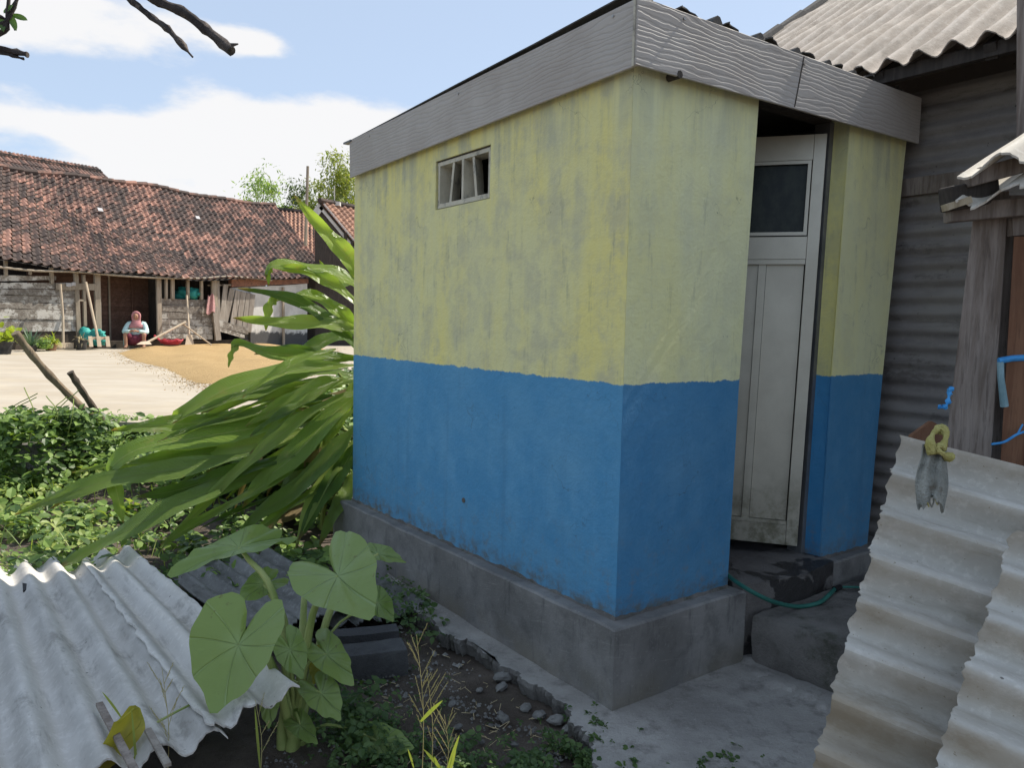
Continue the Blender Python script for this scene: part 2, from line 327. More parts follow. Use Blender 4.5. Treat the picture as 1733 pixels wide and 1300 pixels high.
def fascia_mat():
    g=G('embossed_board'); v=g.pos(); u=g.math('ADD',g.dot(v,av),g.dot(v,bv)); z=g.sep(v)[2]
    wv=g.comb(g.math('MULTIPLY',u,.55),g.math('ADD',z,g.math('MULTIPLY',g.noise(g.comb(g.math('MULTIPLY',u,1.6),g.math('MULTIPLY',z,6.)),1.5,2,.5),.10)))
    ph=g.math('ADD',g.math('MULTIPLY',z,330.),g.math('ADD',g.math('MULTIPLY',g.noise(g.comb(g.math('MULTIPLY',u,1.3),g.math('MULTIPLY',z,5.)),1.6,2,.5),24.),g.math('MULTIPLY',g.noise(g.comb(g.math('MULTIPLY',u,7.),g.math('MULTIPLY',z,20.)),1.6,3,.5),7.)))
    w=g.math('MULTIPLY_ADD',g.math('SINE',ph),.5,.5); w2=g.noise(g.comb(g.math('MULTIPLY',u,2.),g.math('MULTIPLY',z,46.)),1.6,4,.6)
    h=g.math('ADD',g.ramp(w,.05,.5),g.math('MULTIPLY',w2,.5))
    c=g.mix(g.ramp(g.noise(v,3,6,.6),.35,.7),(.40,.355,.31),(.47,.43,.385)); c=g.mix(g.ramp(w,.0,.35,.2,0),c,(.24,.22,.20))
    c=g.mix(g.ramp(g.noise(v,14,6,.7),.56,.72,0,.4),c,(.44,.42,.40))
    g.col(c); g.rough(.6); g.bump(h,.0013,.7); return g.m
M_fascia=fascia_mat()
def asb(name,c1,c2,c3,dark,amt=.5,bump=.0022,rough=.85,dirt_and_band=None,pitch=.128,ph=0,bandamt=0):
    g=G(name); o=g.sep(g.n.new('ShaderNodeUVMap').outputs[0]); vo=g.obj(); v=g.comb(o[0],g.math('MULTIPLY',o[1],.3),g.dot(vo,(.03,.02,.05))); c=g.mix(g.ramp(g.noise(v,9,7,.65),.3,.7),c1,c2)
    f=g.noise(vo,34,6,.7); c=g.mix(g.ramp(f,.5,.66,0,.6),c,c3)
    c=g.mix(g.ramp(g.math('ADD',g.noise(v,7,7,.72),g.math('MULTIPLY_ADD',f,.3,-.15)),.54,.68,0,amt),c,dark)
    sv=g.comb(g.math('MULTIPLY',o[0],12.),g.math('MULTIPLY',o[1],1.1))
    c=g.mix(g.ramp(g.noise(vo,75,4,.6),.66,.72,0,.75),c,dark)
    c=g.mix(g.ramp(g.vor(vo,9),.05,.035,0,.8),c,(.05,.045,.04))
    c=g.mix(g.ramp(g.noise(sv,1.6,6,.68),.54,.70,0,amt*.8),c,dark)
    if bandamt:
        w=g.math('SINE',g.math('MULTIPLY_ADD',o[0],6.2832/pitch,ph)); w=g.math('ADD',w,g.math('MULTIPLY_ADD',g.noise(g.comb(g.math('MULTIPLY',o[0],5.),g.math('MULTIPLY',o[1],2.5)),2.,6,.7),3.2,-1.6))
        c=g.mix(g.ramp(w,.1,1.2,0,bandamt),c,dirt_and_band or dark)  # darker band along one flank of each wave, edges broken by noise
    if dirt_and_band: 
        c=g.mix(g.ramp(g.noise(v,1.7,5,.6),.45,.62,0,.6),c,dirt_and_band)
    g.col(c); g.rough(rough); g.bump(g.math('ADD',g.math('MULTIPLY',g.noise(vo,30,5,.7),.25),g.math('MULTIPLY',g.noise(vo,160,3,.7),.4)),bump,.8); return g.m
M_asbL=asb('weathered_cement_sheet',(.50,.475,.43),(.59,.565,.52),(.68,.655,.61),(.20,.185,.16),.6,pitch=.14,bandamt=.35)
M_asbS=asb('sunlit_cement_sheet',(.55,.50,.42),(.66,.61,.52),(.74,.70,.62),(.28,.23,.17),.35,pitch=.19)
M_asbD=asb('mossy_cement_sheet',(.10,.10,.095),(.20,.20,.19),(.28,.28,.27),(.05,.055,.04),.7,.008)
M_asbR=asb('stained_cement_sheet',(.46,.435,.385),(.57,.545,.49),(.68,.65,.59),(.20,.165,.11),.45,.004,dirt_and_band=(.30,.235,.15),bandamt=.42,ph=1.2)
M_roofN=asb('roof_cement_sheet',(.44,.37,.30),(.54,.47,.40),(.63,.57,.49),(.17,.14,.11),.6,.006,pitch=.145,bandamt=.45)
M_tin=asb('rusty_corrugated_wall',(.21,.19,.18),(.29,.27,.25),(.28,.26,.24),(.08,.066,.055),.6,.003,.6)
M_dkroof=asb('dark_roof_sheet',(.05,.048,.045),(.09,.085,.08),(.14,.13,.12),(.02,.02,.02),.5,.004)
def wood(name,c1,c2,c3,gr=(1,1,14),sc=7,bump=.003,white=None,wamt=0,rough=.85,axis='Z'):
    g=G(name); v=g.obj(); st={'Z':(1,1,.09),'X':(.09,1,1),'Y':(1,.09,1)}[axis]
    s=g.scale(v,st); n=g.noise(s,sc*4,7,.7,.3); c=g.mix(g.ramp(n,.34,.66),c1,c2); c=g.mix(g.ramp(g.noise(s,sc*10,5,.7),.52,.68,0,.6),c,c3)
    c=g.mix(g.ramp(g.noise(v,2.3,5,.6),.5,.72,0,.5),c,c3)
    if white: c=g.mix(g.ramp(g.math('ADD',g.noise(g.scale(v,tuple(min(1,q*3) for q in st)),5,7,.75),g.math('MULTIPLY',g.noise(v,1.1,3),.5)),.80-wamt,.90-wamt,0,.85),c,white)
    c=g.mix(g.ramp(g.rand(),0,1,.35,0,False),c,(c1[0]*.5,c1[1]*.5,c1[2]*.5))
    g.col(c); g.rough(rough); g.bump(n,bump,.9); return g.m
M_post=wood('weathered_timber',(.17,.135,.11),(.31,.265,.23),(.09,.07,.058))
M_redwood=wood('brown_plank',(.16,.075,.042),(.24,.125,.072),(.08,.045,.03))
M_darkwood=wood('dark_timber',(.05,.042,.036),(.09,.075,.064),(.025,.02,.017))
M_bamboo=wood('bamboo_pole',(.36,.29,.19),(.48,.40,.28),(.20,.15,.09),sc=4)
M_alu=None
def alu():
    g=G('brushed_aluminium'); v=g.pos(); z=g.sep(v)[2]; c=g.mix(g.ramp(g.noise(v,3,5,.6),.35,.65),(.52,.485,.40),(.60,.565,.47))
    c=g.mix(g.math('MULTIPLY',g.ramp(z,.85,.38),g.ramp(g.noise(v,11,6,.7),.38,.66,.1,.85)),c,(.12,.115,.06))
    c=g.mix(g.ramp(g.noise(v,200,2),.55,.7,0,.2),c,(.35,.35,.33)); g.col(c); g.rough(.38); g.b.inputs['Metallic'].default_value=.3; g.bump(g.noise(v,220,2),.0006,.5); return g.m
M_alu=alu()
M_aluD=simple('grey_aluminium',(.13,.135,.14),(.20,.20,.20),5,rough=.5,bump=.001,metal=.4)
def glass_mat():
    g=G('dark_window_glass'); v=g.pos(); g.col(g.mix(g.ramp(g.noise(g.scale(v,(1,1,.6)),16,6,.7),.35,.7),(.006,.010,.009),(.028,.036,.026))); g.rough(.3); g.b.inputs['Specular IOR Level'].default_value=.25; return g.m
M_glass=glass_mat()
M_vent=simple('vent_cement',(.50,.46,.36),(.60,.56,.45),9,bump=.004,bsc=60,c3=(.26,.25,.21),sc3=14)
M_hose=simple('green_hose',(.022,.12,.095),(.035,.16,.125),8,rough=.5,bump=.0005)
M_black=simple('black_rubber',(.012,.012,.013),(.02,.02,.02),8,rough=.6,bump=0)
M_blueP=simple('blue_plastic',(.03,.21,.50),(.07,.33,.68),14,rough=.5,bump=.001)
M_paleP=simple('faded_blue_plastic',(.16,.27,.30),(.25,.38,.42),14,rough=.5,bump=.001)
M_screw=simple('screw_head',(.30,.29,.27),(.42,.40,.37),30,rough=.4,metal=.8,bump=0)
# ================================================================ GROUND
def terrain():
    mb=MB(); xs=[]; 
    def axis(lo,hi,f0,f1,fine,grow):
        p=[f0+i*fine for i in range(int((f1-f0)/fine)+1)]; q=p[-1]; st=fine
        while q<hi: st*=grow; q+=st; p.append(q)
        q=p[0]; st=fine
        while q>lo: st*=grow; q-=st; p.insert(0,q)
        return p
    X=axis(-1500,1500,-4.2,1.6,.045,1.35); Y=axis(-1500,2500,1.6,6.9,.045,1.35)
    for y in Y:
        for x in X:
            h=-.06+noise.noise(Vector((x*1.3,y*1.3,0)))*.035+noise.noise(Vector((x*5,y*5,3)))*.014+noise.noise(Vector((x*17,y*17,5)))*.007
            P=Vector((x,y,0)); s,t,_=inab(P)
            if -.3<s<2.7 and -.35<t: h=min(h,-.05)
            if x<0: h+=.37*max(0,min(1,(y-4.9)/1.9))*max(0,min(1,(-.9-x)/.5))
            if y>7.2 or y<-5 or abs(x)>12: h=min(h,-.08)
            if t>-.2 or (s<-.1 and t>-.6-.1): h=min(h,-.06)
            mb.v.append(Vector((x,y,h)))
    nx=len(X)
    for j in range(len(Y)-1):
        for i in range(nx-1): k=j*nx+i; mb.f.append((k,k+1,k+nx+1,k+nx))
    return struct('ground',mb,M_soil,smooth='all')
terrain()
# raised drying floor in front of the old house
PZ=.5
mb=MB(); e=at_z(120,712,PZ); yE=e.y
pp=[Vector((-60,yE-.3,PZ)),Vector((-6,yE-.15,PZ)),Vector((e.x-.3,yE+.02,PZ)),Vector((e.x+.5,yE-.03,PZ)),Vector((-1.5,yE+.1,PZ)),Vector((6,yE+.2,PZ)),Vector((30,yE+1,PZ)),Vector((60,60,PZ)),Vector((-60,60,PZ))]
mb.prism([p-Z*.16 for p in pp],Z*.16); struct('drying_floor',mb,M_pad)
mb=MB(); mb.prism([p*1.0+Vector((0,.06,-.62)) for p in pp],Z*.455); struct('earth_bank',mb,M_soil)
# broken cement path round the plinth
rg=random.Random(3)
edgep=[(640,1000),(690,1030),(735,1052),(752,1075),(770,1078),(790,1082),(818,1106),(838,1112),(850,1128),(880,1140),(897,1156),(925,1168),(935,1180),(962,1198),(964,1222),(985,1228),(1004,1252),(1003,1275),(1012,1300),(1010,1335)]
E0=[at_z(x,y,.004) for x,y in edgep]; E=[]
for p,q in zip(E0,E0[1:]):
    off=Vector((rg.uniform(-.02,.012),rg.uniform(-.02,.012),0))
    for k in range(7): w=p.lerp(q,k/7); E.append(w+off*math.sin(k/7*math.pi)+Vector((rg.uniform(-.009,.009),rg.uniform(-.009,.009),0)))
E.append(E0[-1])
inner=[ab(s,t,.004) for s,t in ((-1.6,.2),(-1.6,2.4),(-.2,2.4),(.1,1.9),(.1,.1),(1.5,.05),(1.9,.02))]
mb=MB(); ring=E+[Vector((1.0,1.2,.004)),Vector((2.2,1.2,.004))]+inner[1:]
mb.v+=[p+Vector((0,0,0)) for p in ring]; n=len(ring); mb.v+=[p-Z*.09+Vector((.015,.01,0)) for p in ring]
mb.f.append(tuple(range(n))); struct('cement_path',mb,M_slab)
mb=MB(); rg=random.Random(14); r0=[p.copy() for p in E]; r1=[p-Z*.018+Vector((rg.uniform(-.012,.004),rg.uniform(-.008,.004),0)) for p in E]; r2=[p-Z*.075+Vector((rg.uniform(-.004,.02),rg.uniform(-.004,.016),0)) for p in E]
for q0,q1 in ((r0,r1),(r1,r2)):
    o_=len(mb.v); mb.v+=q0+q1; k=len(q0); mb.f+=[(o_+i,o_+i+1,o_+k+i+1,o_+k+i) for i in range(k-1)]
struct('path_broken_edge',mb,M_step)
# low cement spill humps on the path
mb=MB()
for x,y,r in ((1290,1140,.05),(1310,1155,.07),(1335,1165,.04),(1262,1115,.06),(1388,1195,.035),(1230,1098,.05),(1365,1178,.05)):
    p=at_z(x,y,.005); k=12; top=[]; bot=[]
    for i in range(k):
        an=2*math.pi*i/k; rr=r*rg.uniform(.7,1.2); bot.append(p+Vector((math.cos(an)*rr,math.sin(an)*rr,-.003))); top.append(p+Vector((math.cos(an)*rr*.55,math.sin(an)*rr*.55,.012)))
    mb.loft([bot,top])
tag(mb.build('cement_crust',M_slab,smooth=True),kind='structure')
# ================================================================ TOILET BLOCK
block=thing('toilet_block','small outdoor toilet block painted yellow over blue with grey board fascia','outhouse',C+a*1.2+b*.9)
def panel(mb,c00,c10,c11,c01,th,us=(0,1),vs=(0,1),holes=(),sub=1):
    """front face bilinear quad c00..c01 (u along, v up), extruded by vector th, with rectangular holes"""
    P=lambda u,v:c00*(1-u)*(1-v)+c10*u*(1-v)+c11*u*v+c01*(1-u)*v
    nu=len(us);nv=len(vs); o=len(mb.v)
    for k in (0,1):
        for i in range(nu):
            for j in range(nv): mb.v.append(P(us[i],vs[j])+th*k)
    id=lambda i,j,k:o+k*nu*nv+i*nv+j
    solid=lambda i,j:0<=i<nu-1 and 0<=j<nv-1 and (i,j) not in holes
    for i in range(nu-1):
        for j in range(nv-1):
            if not solid(i,j): continue
            mb.f.append((id(i,j,0),id(i,j+1,0),id(i+1,j+1,0),id(i+1,j,0))); mb.f.append((id(i,j,1),id(i+1,j,1),id(i+1,j+1,1),id(i,j+1,1)))
            if not solid(i-1,j): mb.f.append((id(i,j,0),id(i,j,1),id(i,j+1,1),id(i,j+1,0)))
            if not solid(i+1,j): mb.f.append((id(i+1,j,0),id(i+1,j+1,0),id(i+1,j+1,1),id(i+1,j,1)))
            if not solid(i,j-1): mb.f.append((id(i,j,0),id(i+1,j,0),id(i+1,j,1),id(i,j,1)))
            if not solid(i,j+1): mb.f.append((id(i,j+1,0),id(i,j+1,1),id(i+1,j+1,1),id(i+1,j+1,0)))
LA=2.425; TOP=2.56; T=.12
cA0=ab(-.004,0,.31); cA1=ab(LA,0,.285); cA2=ab(LA-.01,0,TOP); cA3=ab(-.004,0,TOP)
wu0,wu1=.917/LA,1.42/LA; wv0,wv1=(2.028-.30)/(TOP-.30),(2.275-.30)/(TOP-.30)
mb=MB(); panel(mb,cA0,cA1,cA2,cA3,b*T,us=(0,wu0,wu1,1),vs=(0,wv0,wv1,1),holes=((1,1),))
mb.build('long_wall',M_wallA,block)
# door wall, left of the doorway, slightly out of plumb at its free edge (it follows the photo's leaning arris)
mb=MB(); mb.prism([ab(-.0045,.003,.31),ab(-.0045,.674,.31),ab(-.0045,.69,1.2),ab(-.0045,.742,TOP),ab(-.0045,.003,TOP)],a*T)
mb.build('door_wall',M_wallB,block)
L2=1.39;L3=1.83
mb=MB(); mb.prism([ab(0,L2,.31),ab(0,L3,.31),ab(0,1.88,1.2),ab(0,1.985,TOP),ab(0,1.45,TOP),ab(0,1.405,1.2)],a*.17)
mb.build('door_wall',M_wallB,block)
mb=MB(); mb.prism([ab(.002,L2-.002,.318),ab(.002,1.403,1.2),ab(.002,1.448,2.45),ab(.165,1.448,2.45),ab(.165,1.403,1.2),ab(.165,L2-.002,.318)],b*-.006)
mb.build('door_reveal',M_reveal,block)
mb=MB(); mb.box(ab(LA-T/2-.005,.95,1.42),(T/2,.83,1.12),(a,b,Z)); mb.build('end_wall',M_in,block)
mb=MB(); mb.box(ab(1.22,1.86,1.42),(1.08,T/2,1.12),(a,b,Z)); mb.build('inner_wall',M_in,block)
mb=MB(); mb.box(ab(1.22,.96,2.553),(1.19,.93,.012),(a,b,Z)); mb.build('ceiling',M_in,block)
# vent block: two cells with splayed cement fins set into the opening
vc=lambda s,t,z:ab(s,t,z)
vent=MB(); s0,s1,z0,z1=.925,1.412,2.034,2.27
for c,h in (((s0+s1)/2,z0+.011),((s0+s1)/2,z1-.011)): vent.box(vc(c,.05,h),((s1-s0)/2-.004,.04,.011),(a,b,Z))
for s in (s0+.008,(s0+s1)/2-.0,s1-.016): vent.box(vc(s,.05,(z0+z1)/2),(.009,.0395,(z1-z0)/2-.022),(a,b,Z))
vent.build('vent_frame',M_vent,block)
for i,s in enumerate((s0+.125,s0+.365)):
    mb=MB(); q=[vc(s+.045,.095,z0+.022),vc(s+.062,.095,z0+.022),vc(s+.008,.014,z0+.022),vc(s-.012,.014,z0+.022)]
    dx=.03 if i==0 else -.03
    mb.hexa(q+[p+Z*(z1-z0-.044)+a*dx for p in q]); mb.build('vent_fin',M_vent,block)
mb=MB()
for c,h in (((s0+s1)/2,(z0+z1)/2),): 
    for zz,hh in ((z1+.0015,.0045),): mb.box(vc((s0+s1)/2,.06,zz),((s1-s0)/2+.002,.05,hh),(a,b,Z))
    mb.box(vc(s1+.004,.07,(z0+z1)/2),(.0035,.045,(z1-z0)/2),(a,b,Z))
mb.build('mortar_gap',M_darkwood,block)
# hole in the blue wall where a pipe once came out
p=pA(785,847); mb=MB(); mb.tube([p-b*.004,p+b*.02],.0135,12); mb.build('pipe_stub',M_step,block)
# fascia boards, 14 mm thick, standing off the wall
FZ0=2.352; FZ1=2.605
def board(P0,P1,P2,P3,th,name): mb=MB(); mb.prism([P0,P1,P2,P3],th); return mb.build(name,M_fascia,block,bevel=.0025)
board(ab(-.058,-.04,2.372),ab(2.40,-.04,2.325),ab(2.41,-.04,2.552),ab(-.058,-.04,2.606),b*.012,'fascia_board')
f2=board(ab(-.0605,-.044,2.374),ab(-.0605,1.985,2.412),ab(-.0605,1.985,2.64),ab(-.0605,-.044,2.610),a*.012,'fascia_board')
mb=MB(); mb.bar(ab(-.061,.905,2.40),ab(-.061,.955,2.62),.0055,.004,a); mb.build('board_joint',M_darkwood,f2)
mb=MB(); mb.tube([ab(-.0485,-.0475,2.371),ab(-.0485,-.0475,2.608)],.0045,6)
mb.build('corner_trim',M_vent,block)
for px,py in ((776,158),(625,230),(1038,27)):
    p=pA(px,py,.04); mb=MB(); mb.tube([p-b*.004,p+b*.003],.0055,8); mb.build('screw',M_screw,block)
for px,py in ((1158,31),(1361,108)):
    p=pB(px,py,.062); mb=MB(); mb.tube([p-a*.004,p+a*.003],.0055,8); mb.build('screw',M_screw,block)
p=pB(1134,131,.012); mb=MB(); mb.tube([p-a*.05,p+a*.02],.015,8); mb.build('roof_batten_end',M_darkwood,block)
# roof: corrugated sheet, humps show over the fascia
corr('roof',ab(-.03,-.02,2.625),b,a,2.0,2.48,.26,.028,.006,M_dkroof,block,nv=4,jag=.006,seed=4,sag=lambda u,v:-.09*v+.02*u,spp=16)
for k,t in enumerate((.42,.69,.95,1.19,1.40)):
    mb=MB(); q=ab(-.035,t,2.625); ring=[]
    prof=((-.05,0),(-.035,.035),(-.008,.062),(.012,.058),(.03,.03),(.045,0))
    ring=[q+b*x*.75+Z*(z_*.62) for x,z_ in prof]; mb.prism(ring,a*.16); mb.build('ridge_cap',M_dkroof,block,smooth=True)
mb=MB(); mb.box(ab(2.43,-.03,2.548),(.055,.018,.005),(a,b,Z)); mb.build('sheet_end',M_aluD,block)
# plinth
mb=MB(); ring=[]
def plinth(name,s0,s1,t0,t1,zt,m):
    mb=MB(); nx=max(2,int((s1-s0)/.12)); ny=max(2,int((t1-t0)/.12)); rg=random.Random(9)
    per=[(s0+(s1-s0)*i/nx,t0) for i in range(nx)]+[(s1,t0+(t1-t0)*i/ny) for i in range(ny)]+[(s1-(s1-s0)*i/nx,t1) for i in range(nx)]+[(s0,t1-(t1-t0)*i/ny) for i in range(ny)]
    jj=[(rg.uniform(-.006,.006),rg.uniform(-.006,.006)) for _ in per]
    rings=[]
    for zz,ins in ((-.15,-.004),(.0,0),(zt-.008,0),(zt,.008)):
        rings.append([ab(s+(ins if s==s0 else -ins if s==s1 else 0)+j[0],t+(ins if t==t0 else -ins if t==t1 else 0)+j[1],zz-(.03 if zz>.1 else 0)*max(0,min(1,s/2.4))) for (s,t),j in zip(per,jj)])
    mb.loft(rings); return mb.build(name,m,block,smooth=True)
plinth('plinth',-.075,2.57,-.068,.70,.318,M_plinth)
plinth('plinth',-.062,.55,1.40,2.05,.318,M_plinth)
# mortar fillet between the wall foot and the plinth
mb=MB(); rg=random.Random(5)
def fillet(p0,p1,n,k):
    r0=[];
    for i in range(n+1):
        q=p0.lerp(p1,i/n); w=rg.uniform(.003,.012); r0.append([q+k*0,q-k*w*-1+Z*0,q+Z*rg.uniform(.004,.018)])
    mb=MB(); mb.loft(r0); mb.build('mortar_fillet',M_step,block)
fillet(ab(-.01,-.001,.317),ab(2.42,-.001,.288),60,-b); fillet(ab(-.0055,0,.317),ab(-.0055,.67,.317),24,-a); fillet(ab(-.001,1.40,.317),ab(-.001,1.83,.317),14,-a)
pass
# inner floor
mb=MB(); mb.box(ab(1.2,1.2,.27),(1.18,.66,.055),(a,b,Z)); mb.build('floor_slab',M_thresh,block)
# aluminium door frame and the door, opened inward
for (s,t,w,nm) in ((.12,1.372,.02,'door_jamb'),(.12,.725,.02,'door_jamb')):
    mb=MB(); mb.hexa([ab(s-.04,t-w,.325),ab(s+.04,t-w,.325),ab(s+.04,t+w-.002,.325),ab(s-.04,t+w-.002,.325),ab(s-.04,t-w+.055,2.45),ab(s+.04,t-w+.055,2.45),ab(s+.04,t+w+.053,2.45),ab(s-.04,t+w+.053,2.45)]); mb.build(nm,M_aluD,block)
mb=MB(); mb.box(ab(.12,1.08,2.50),(.039,.34,.05),(a,b,Z)); mb.build('door_header',M_darkwood,block)
dd=Vector((-.955,.295,0)).normalized(); dn=Vector((dd.y,-dd.x,0)); dn=-dn if dn.y>0 else dn   # dn faces the camera
H=ab(.085,1.318,0)
def lean(z): return b*(.07*(z-.38)/2.)       # the door follows the leaning frame
def dp(u,z,o=0): return H+lean(z)+dd*u+dn*o+Z*z
door=thing('door','','','x') if False else None
def rect(u0,u1,z0,z1,o0,o1):
    return MB().hexa([dp(u0,z0,o0),dp(u1,z0,o0),dp(u1,z0,o1),dp(u0,z0,o1),dp(u0,z1,o0),dp(u1,z1,o0),dp(u1,z1,o1),dp(u0,z1,o1)])
DZ0,DZ1=.385,2.385; DW=.66
dm=MB()
for u0,u1,z0,z1 in ((0,.055,DZ0,DZ1),(DW-.055,DW,DZ0,DZ1)):
    dm.hexa([dp(u0,z0,0),dp(u1,z0,0),dp(u1,z0,.035),dp(u0,z0,.035),dp(u0,z1,0),dp(u1,z1,0),dp(u1,z1,.035),dp(u0,z1,.035)])
for z0,z1 in ((DZ0,DZ0+.10),(1.79,1.90),(DZ1-.12,DZ1)):
    u0,u1=.0555,DW-.0555; dm.hexa([dp(u0,z0,.002),dp(u1,z0,.002),dp(u1,z0,.033),dp(u0,z0,.033),dp(u0,z1,.002),dp(u1,z1,.002),dp(u1,z1,.033),dp(u0,z1,.033)])
door=dm.build('door',M_alu,block,bevel=.0015)
door['label']='half open aluminium door with dark glass top and two tall panels'
gz0,gz1=1.93,2.235
def bead(u0,u1,z0,z1): 
    w=.016
    for A in ((u0,u1,z0,z0+w),(u0,u1,z1-w,z1),(u0,u0+w,z0+w,z1-w),(u1-w,u1,z0+w,z1-w)): rect(*A,.031,.040).build('glazing_bead',M_alu,door)
bead(.06,DW-.06,1.905,2.262)
rect(.07,DW-.07,1.90,2.265,.012,.018).build('glass_pane',M_glass,door)
for u0,u1 in ((.06,.232),(.272,.43),(.47,DW-.06)):
    rect(u0,u1,.505,1.765,.010,.016).build('door_panel',M_alu,door)
for u0,u1 in ((.234,.270),(.432,.468)): rect(u0,u1,.486,1.789,.0085,.026).build('mullion',M_alu,door)
rect(.057,DW-.057,1.766,1.788,.018,.037).build('glazing_bead',M_alu,door)
rect(.057,DW-.057,.487,.503,.018,.037).build('glazing_bead',M_alu,door)
M_st=simple('sticker_white',(.5,.5,.5),(.6,.6,.6),8,bump=0); M_st2=simple('sticker_red',(.45,.10,.08),(.38,.12,.12),8,bump=0); M_st3=simple('sticker_blue',(.08,.14,.4),(.10,.16,.42),8,bump=0)
sk=rect(.405,.475,1.812,1.872,.0335,.0345).build('sticker',M_st,door)
for k in range(4): rect(.412+.012*k,.420+.012*k,1.842,1.866,.0348,.0354).build('sticker_print',M_st2,door) if k<0 else None
mb=MB(); 
for k in range(4): u=.412+.014*k; mb.hexa([dp(u,1.840,.0348),dp(u+.009,1.840,.0348),dp(u+.009,1.840,.0352),dp(u,1.840,.0352),dp(u,1.866,.0348),dp(u+.009,1.866,.0348),dp(u+.009,1.866,.0352),dp(u,1.866,.0352)])
mb.hexa([dp(.410,1.816,.0348),dp(.468,1.816,.0348),dp(.468,1.816,.0352),dp(.410,1.816,.0352),dp(.410,1.830,.0348),dp(.468,1.830,.0348),dp(.468,1.830,.0352),dp(.410,1.830,.0352)])
mb.build('sticker_marks',M_st2,block)
# steps
def rough_block(name,pts,z0,z1,m,parent=None,seed=2,j=.012,label=None,cat=None):
    rg=random.Random(seed); P=[]
    for p,q in zip(pts,pts[1:]+pts[:1]):
        k=max(2,int((q-p).length/.05))
        for i in range(k): P.append(p.lerp(q,i/k))
    rings=[]
    for zz,sc in ((z0,1),(z0+(z1-z0)*.35,1),(z0+(z1-z0)*.7,.998),(z1-.008,.996),(z1,.984)):
        c=sum(P,Vector())/len(P); rings.append([Vector((c.x+(p.x-c.x)*sc+rg.uniform(-j,j),c.y+(p.y-c.y)*sc+rg.uniform(-j,j),zz+(rg.uniform(-j,j)*.5 if zz>z0 else 0))) for p in P])
    mb=MB(); mb.loft(rings,cap=False)
    c=sum(rings[-1],Vector())/len(P); o=len(mb.v); mb.v.append(Vector((c.x,c.y,z1))); n=len(P); base=o-n
    # inner ring keeps the top flat but uneven
    inn=[Vector((c.x+(p.x-c.x)*.6,c.y+(p.y-c.y)*.6,z1+rg.uniform(-j,j)*.4)) for p in rings[-1]]; o2=len(mb.v); mb.v+=inn
    for i in range(n): mb.f.append((base+i,base+(i+1)%n,o2+(i+1)%n,o2+i)); mb.f.append((o2+i,o2+(i+1)%n,o))
    ob=mb.build(name,m,parent,smooth=True)
    return tag(ob,label,cat) if label else ob
rough_block('threshold_step',[ab(-.06,.70),ab(-.12,1.10),ab(-.08,1.385),ab(.2,1.385),ab(.2,.705)],-.05,.335,M_thresh,block,seed=3,j=.005)
rough_block('concrete_step',[ab(-.10,.735),ab(-.62,.80),ab(-1.0,.9),ab(-1.0,2.3),ab(-.2,2.3),ab(-.10,1.5)],-.08,.215,M_step,None,seed=4,j=.008,label='rough mossy concrete step below the toilet doorway',cat='step')
# hose
hp=[ab(.16,.80,.36),at_z(1232,974,.362),at_z(1250,988,.362),at_pl(1278,1005,ab(-.16,0),a),at_pl(1312,1020,ab(-.185,0),a),at_z(1350,1027,.228),at_z(1385,1021,.228),at_z(1402,1008,.232),at_z(1412,998,.235)]
hose=thing('garden_hose','green rubber hose draped over the concrete step by the doorway','hose',hp[5])
mb=MB(); mb.tube(cat_rom(hp,40),.0095,10); mb.build('hose_tube',M_hose,hose,smooth=True)
mb=MB(); q=hp[-1]; r_=at_z(1422,994,.236); mb.tube([q,q.lerp(r_,.6),r_],.0135,10); mb.build('rubber_joint',M_black,hose,smooth=True)
mb=MB(); mb.tube(cat_rom([r_,at_z(1440,994,.24),at_z(1462,996,.235),at_z(1500,1010,.23)],14),.0055,8); mb.build('thin_pipe',M_hose,hose,smooth=True)
# ================================================================ NEIGHBOUR BUILDING
nb=thing('neighbour_house','building with rusty corrugated wall and sunlit corrugated cement roof beside the toilet block','house',ab(0,2.3))
S1=.25
S0=-1.55
corr('tin_wall',ab(S0,2.06,0.0),Z,a,2.70,S1-S0+2.2,.086,.0095,.002,M_tin,nb,nv=14,seed=8,jag=.003,spp=12,sag=lambda u,v:.004*math.sin(v*19)*math.sin(u*7))
mb=MB(); mb.box(ab(-.3,2.05,2.205),(1.25,.03,.045),(a,b,Z)); mb.build('wall_beam',M_post,nb)
for s in (-1.45,.6): mb=MB(); mb.box(ab(s,2.12,1.3),(.05,.05,1.35),(a,b,Z)); mb.build('wall_post',M_darkwood,nb)
mb=MB(); mb.box(ab(-1.0,3.3,1.8),(1.85,.06,1.84),(a,b,Z)); mb.build('rear_wall',M_tin,nb)
mb=MB(); mb.prism([ab(.86,2.2,0),ab(.86,3.24,0),ab(.86,3.24,3.6),ab(.86,2.2,2.95)],a*-.05); mb.build('gable_wall',M_tin,nb)
NT=1.62; NZ=2.725
dirv=(b*math.cos(R(32))+Z*math.sin(R(32)))
def gedge(s): return s
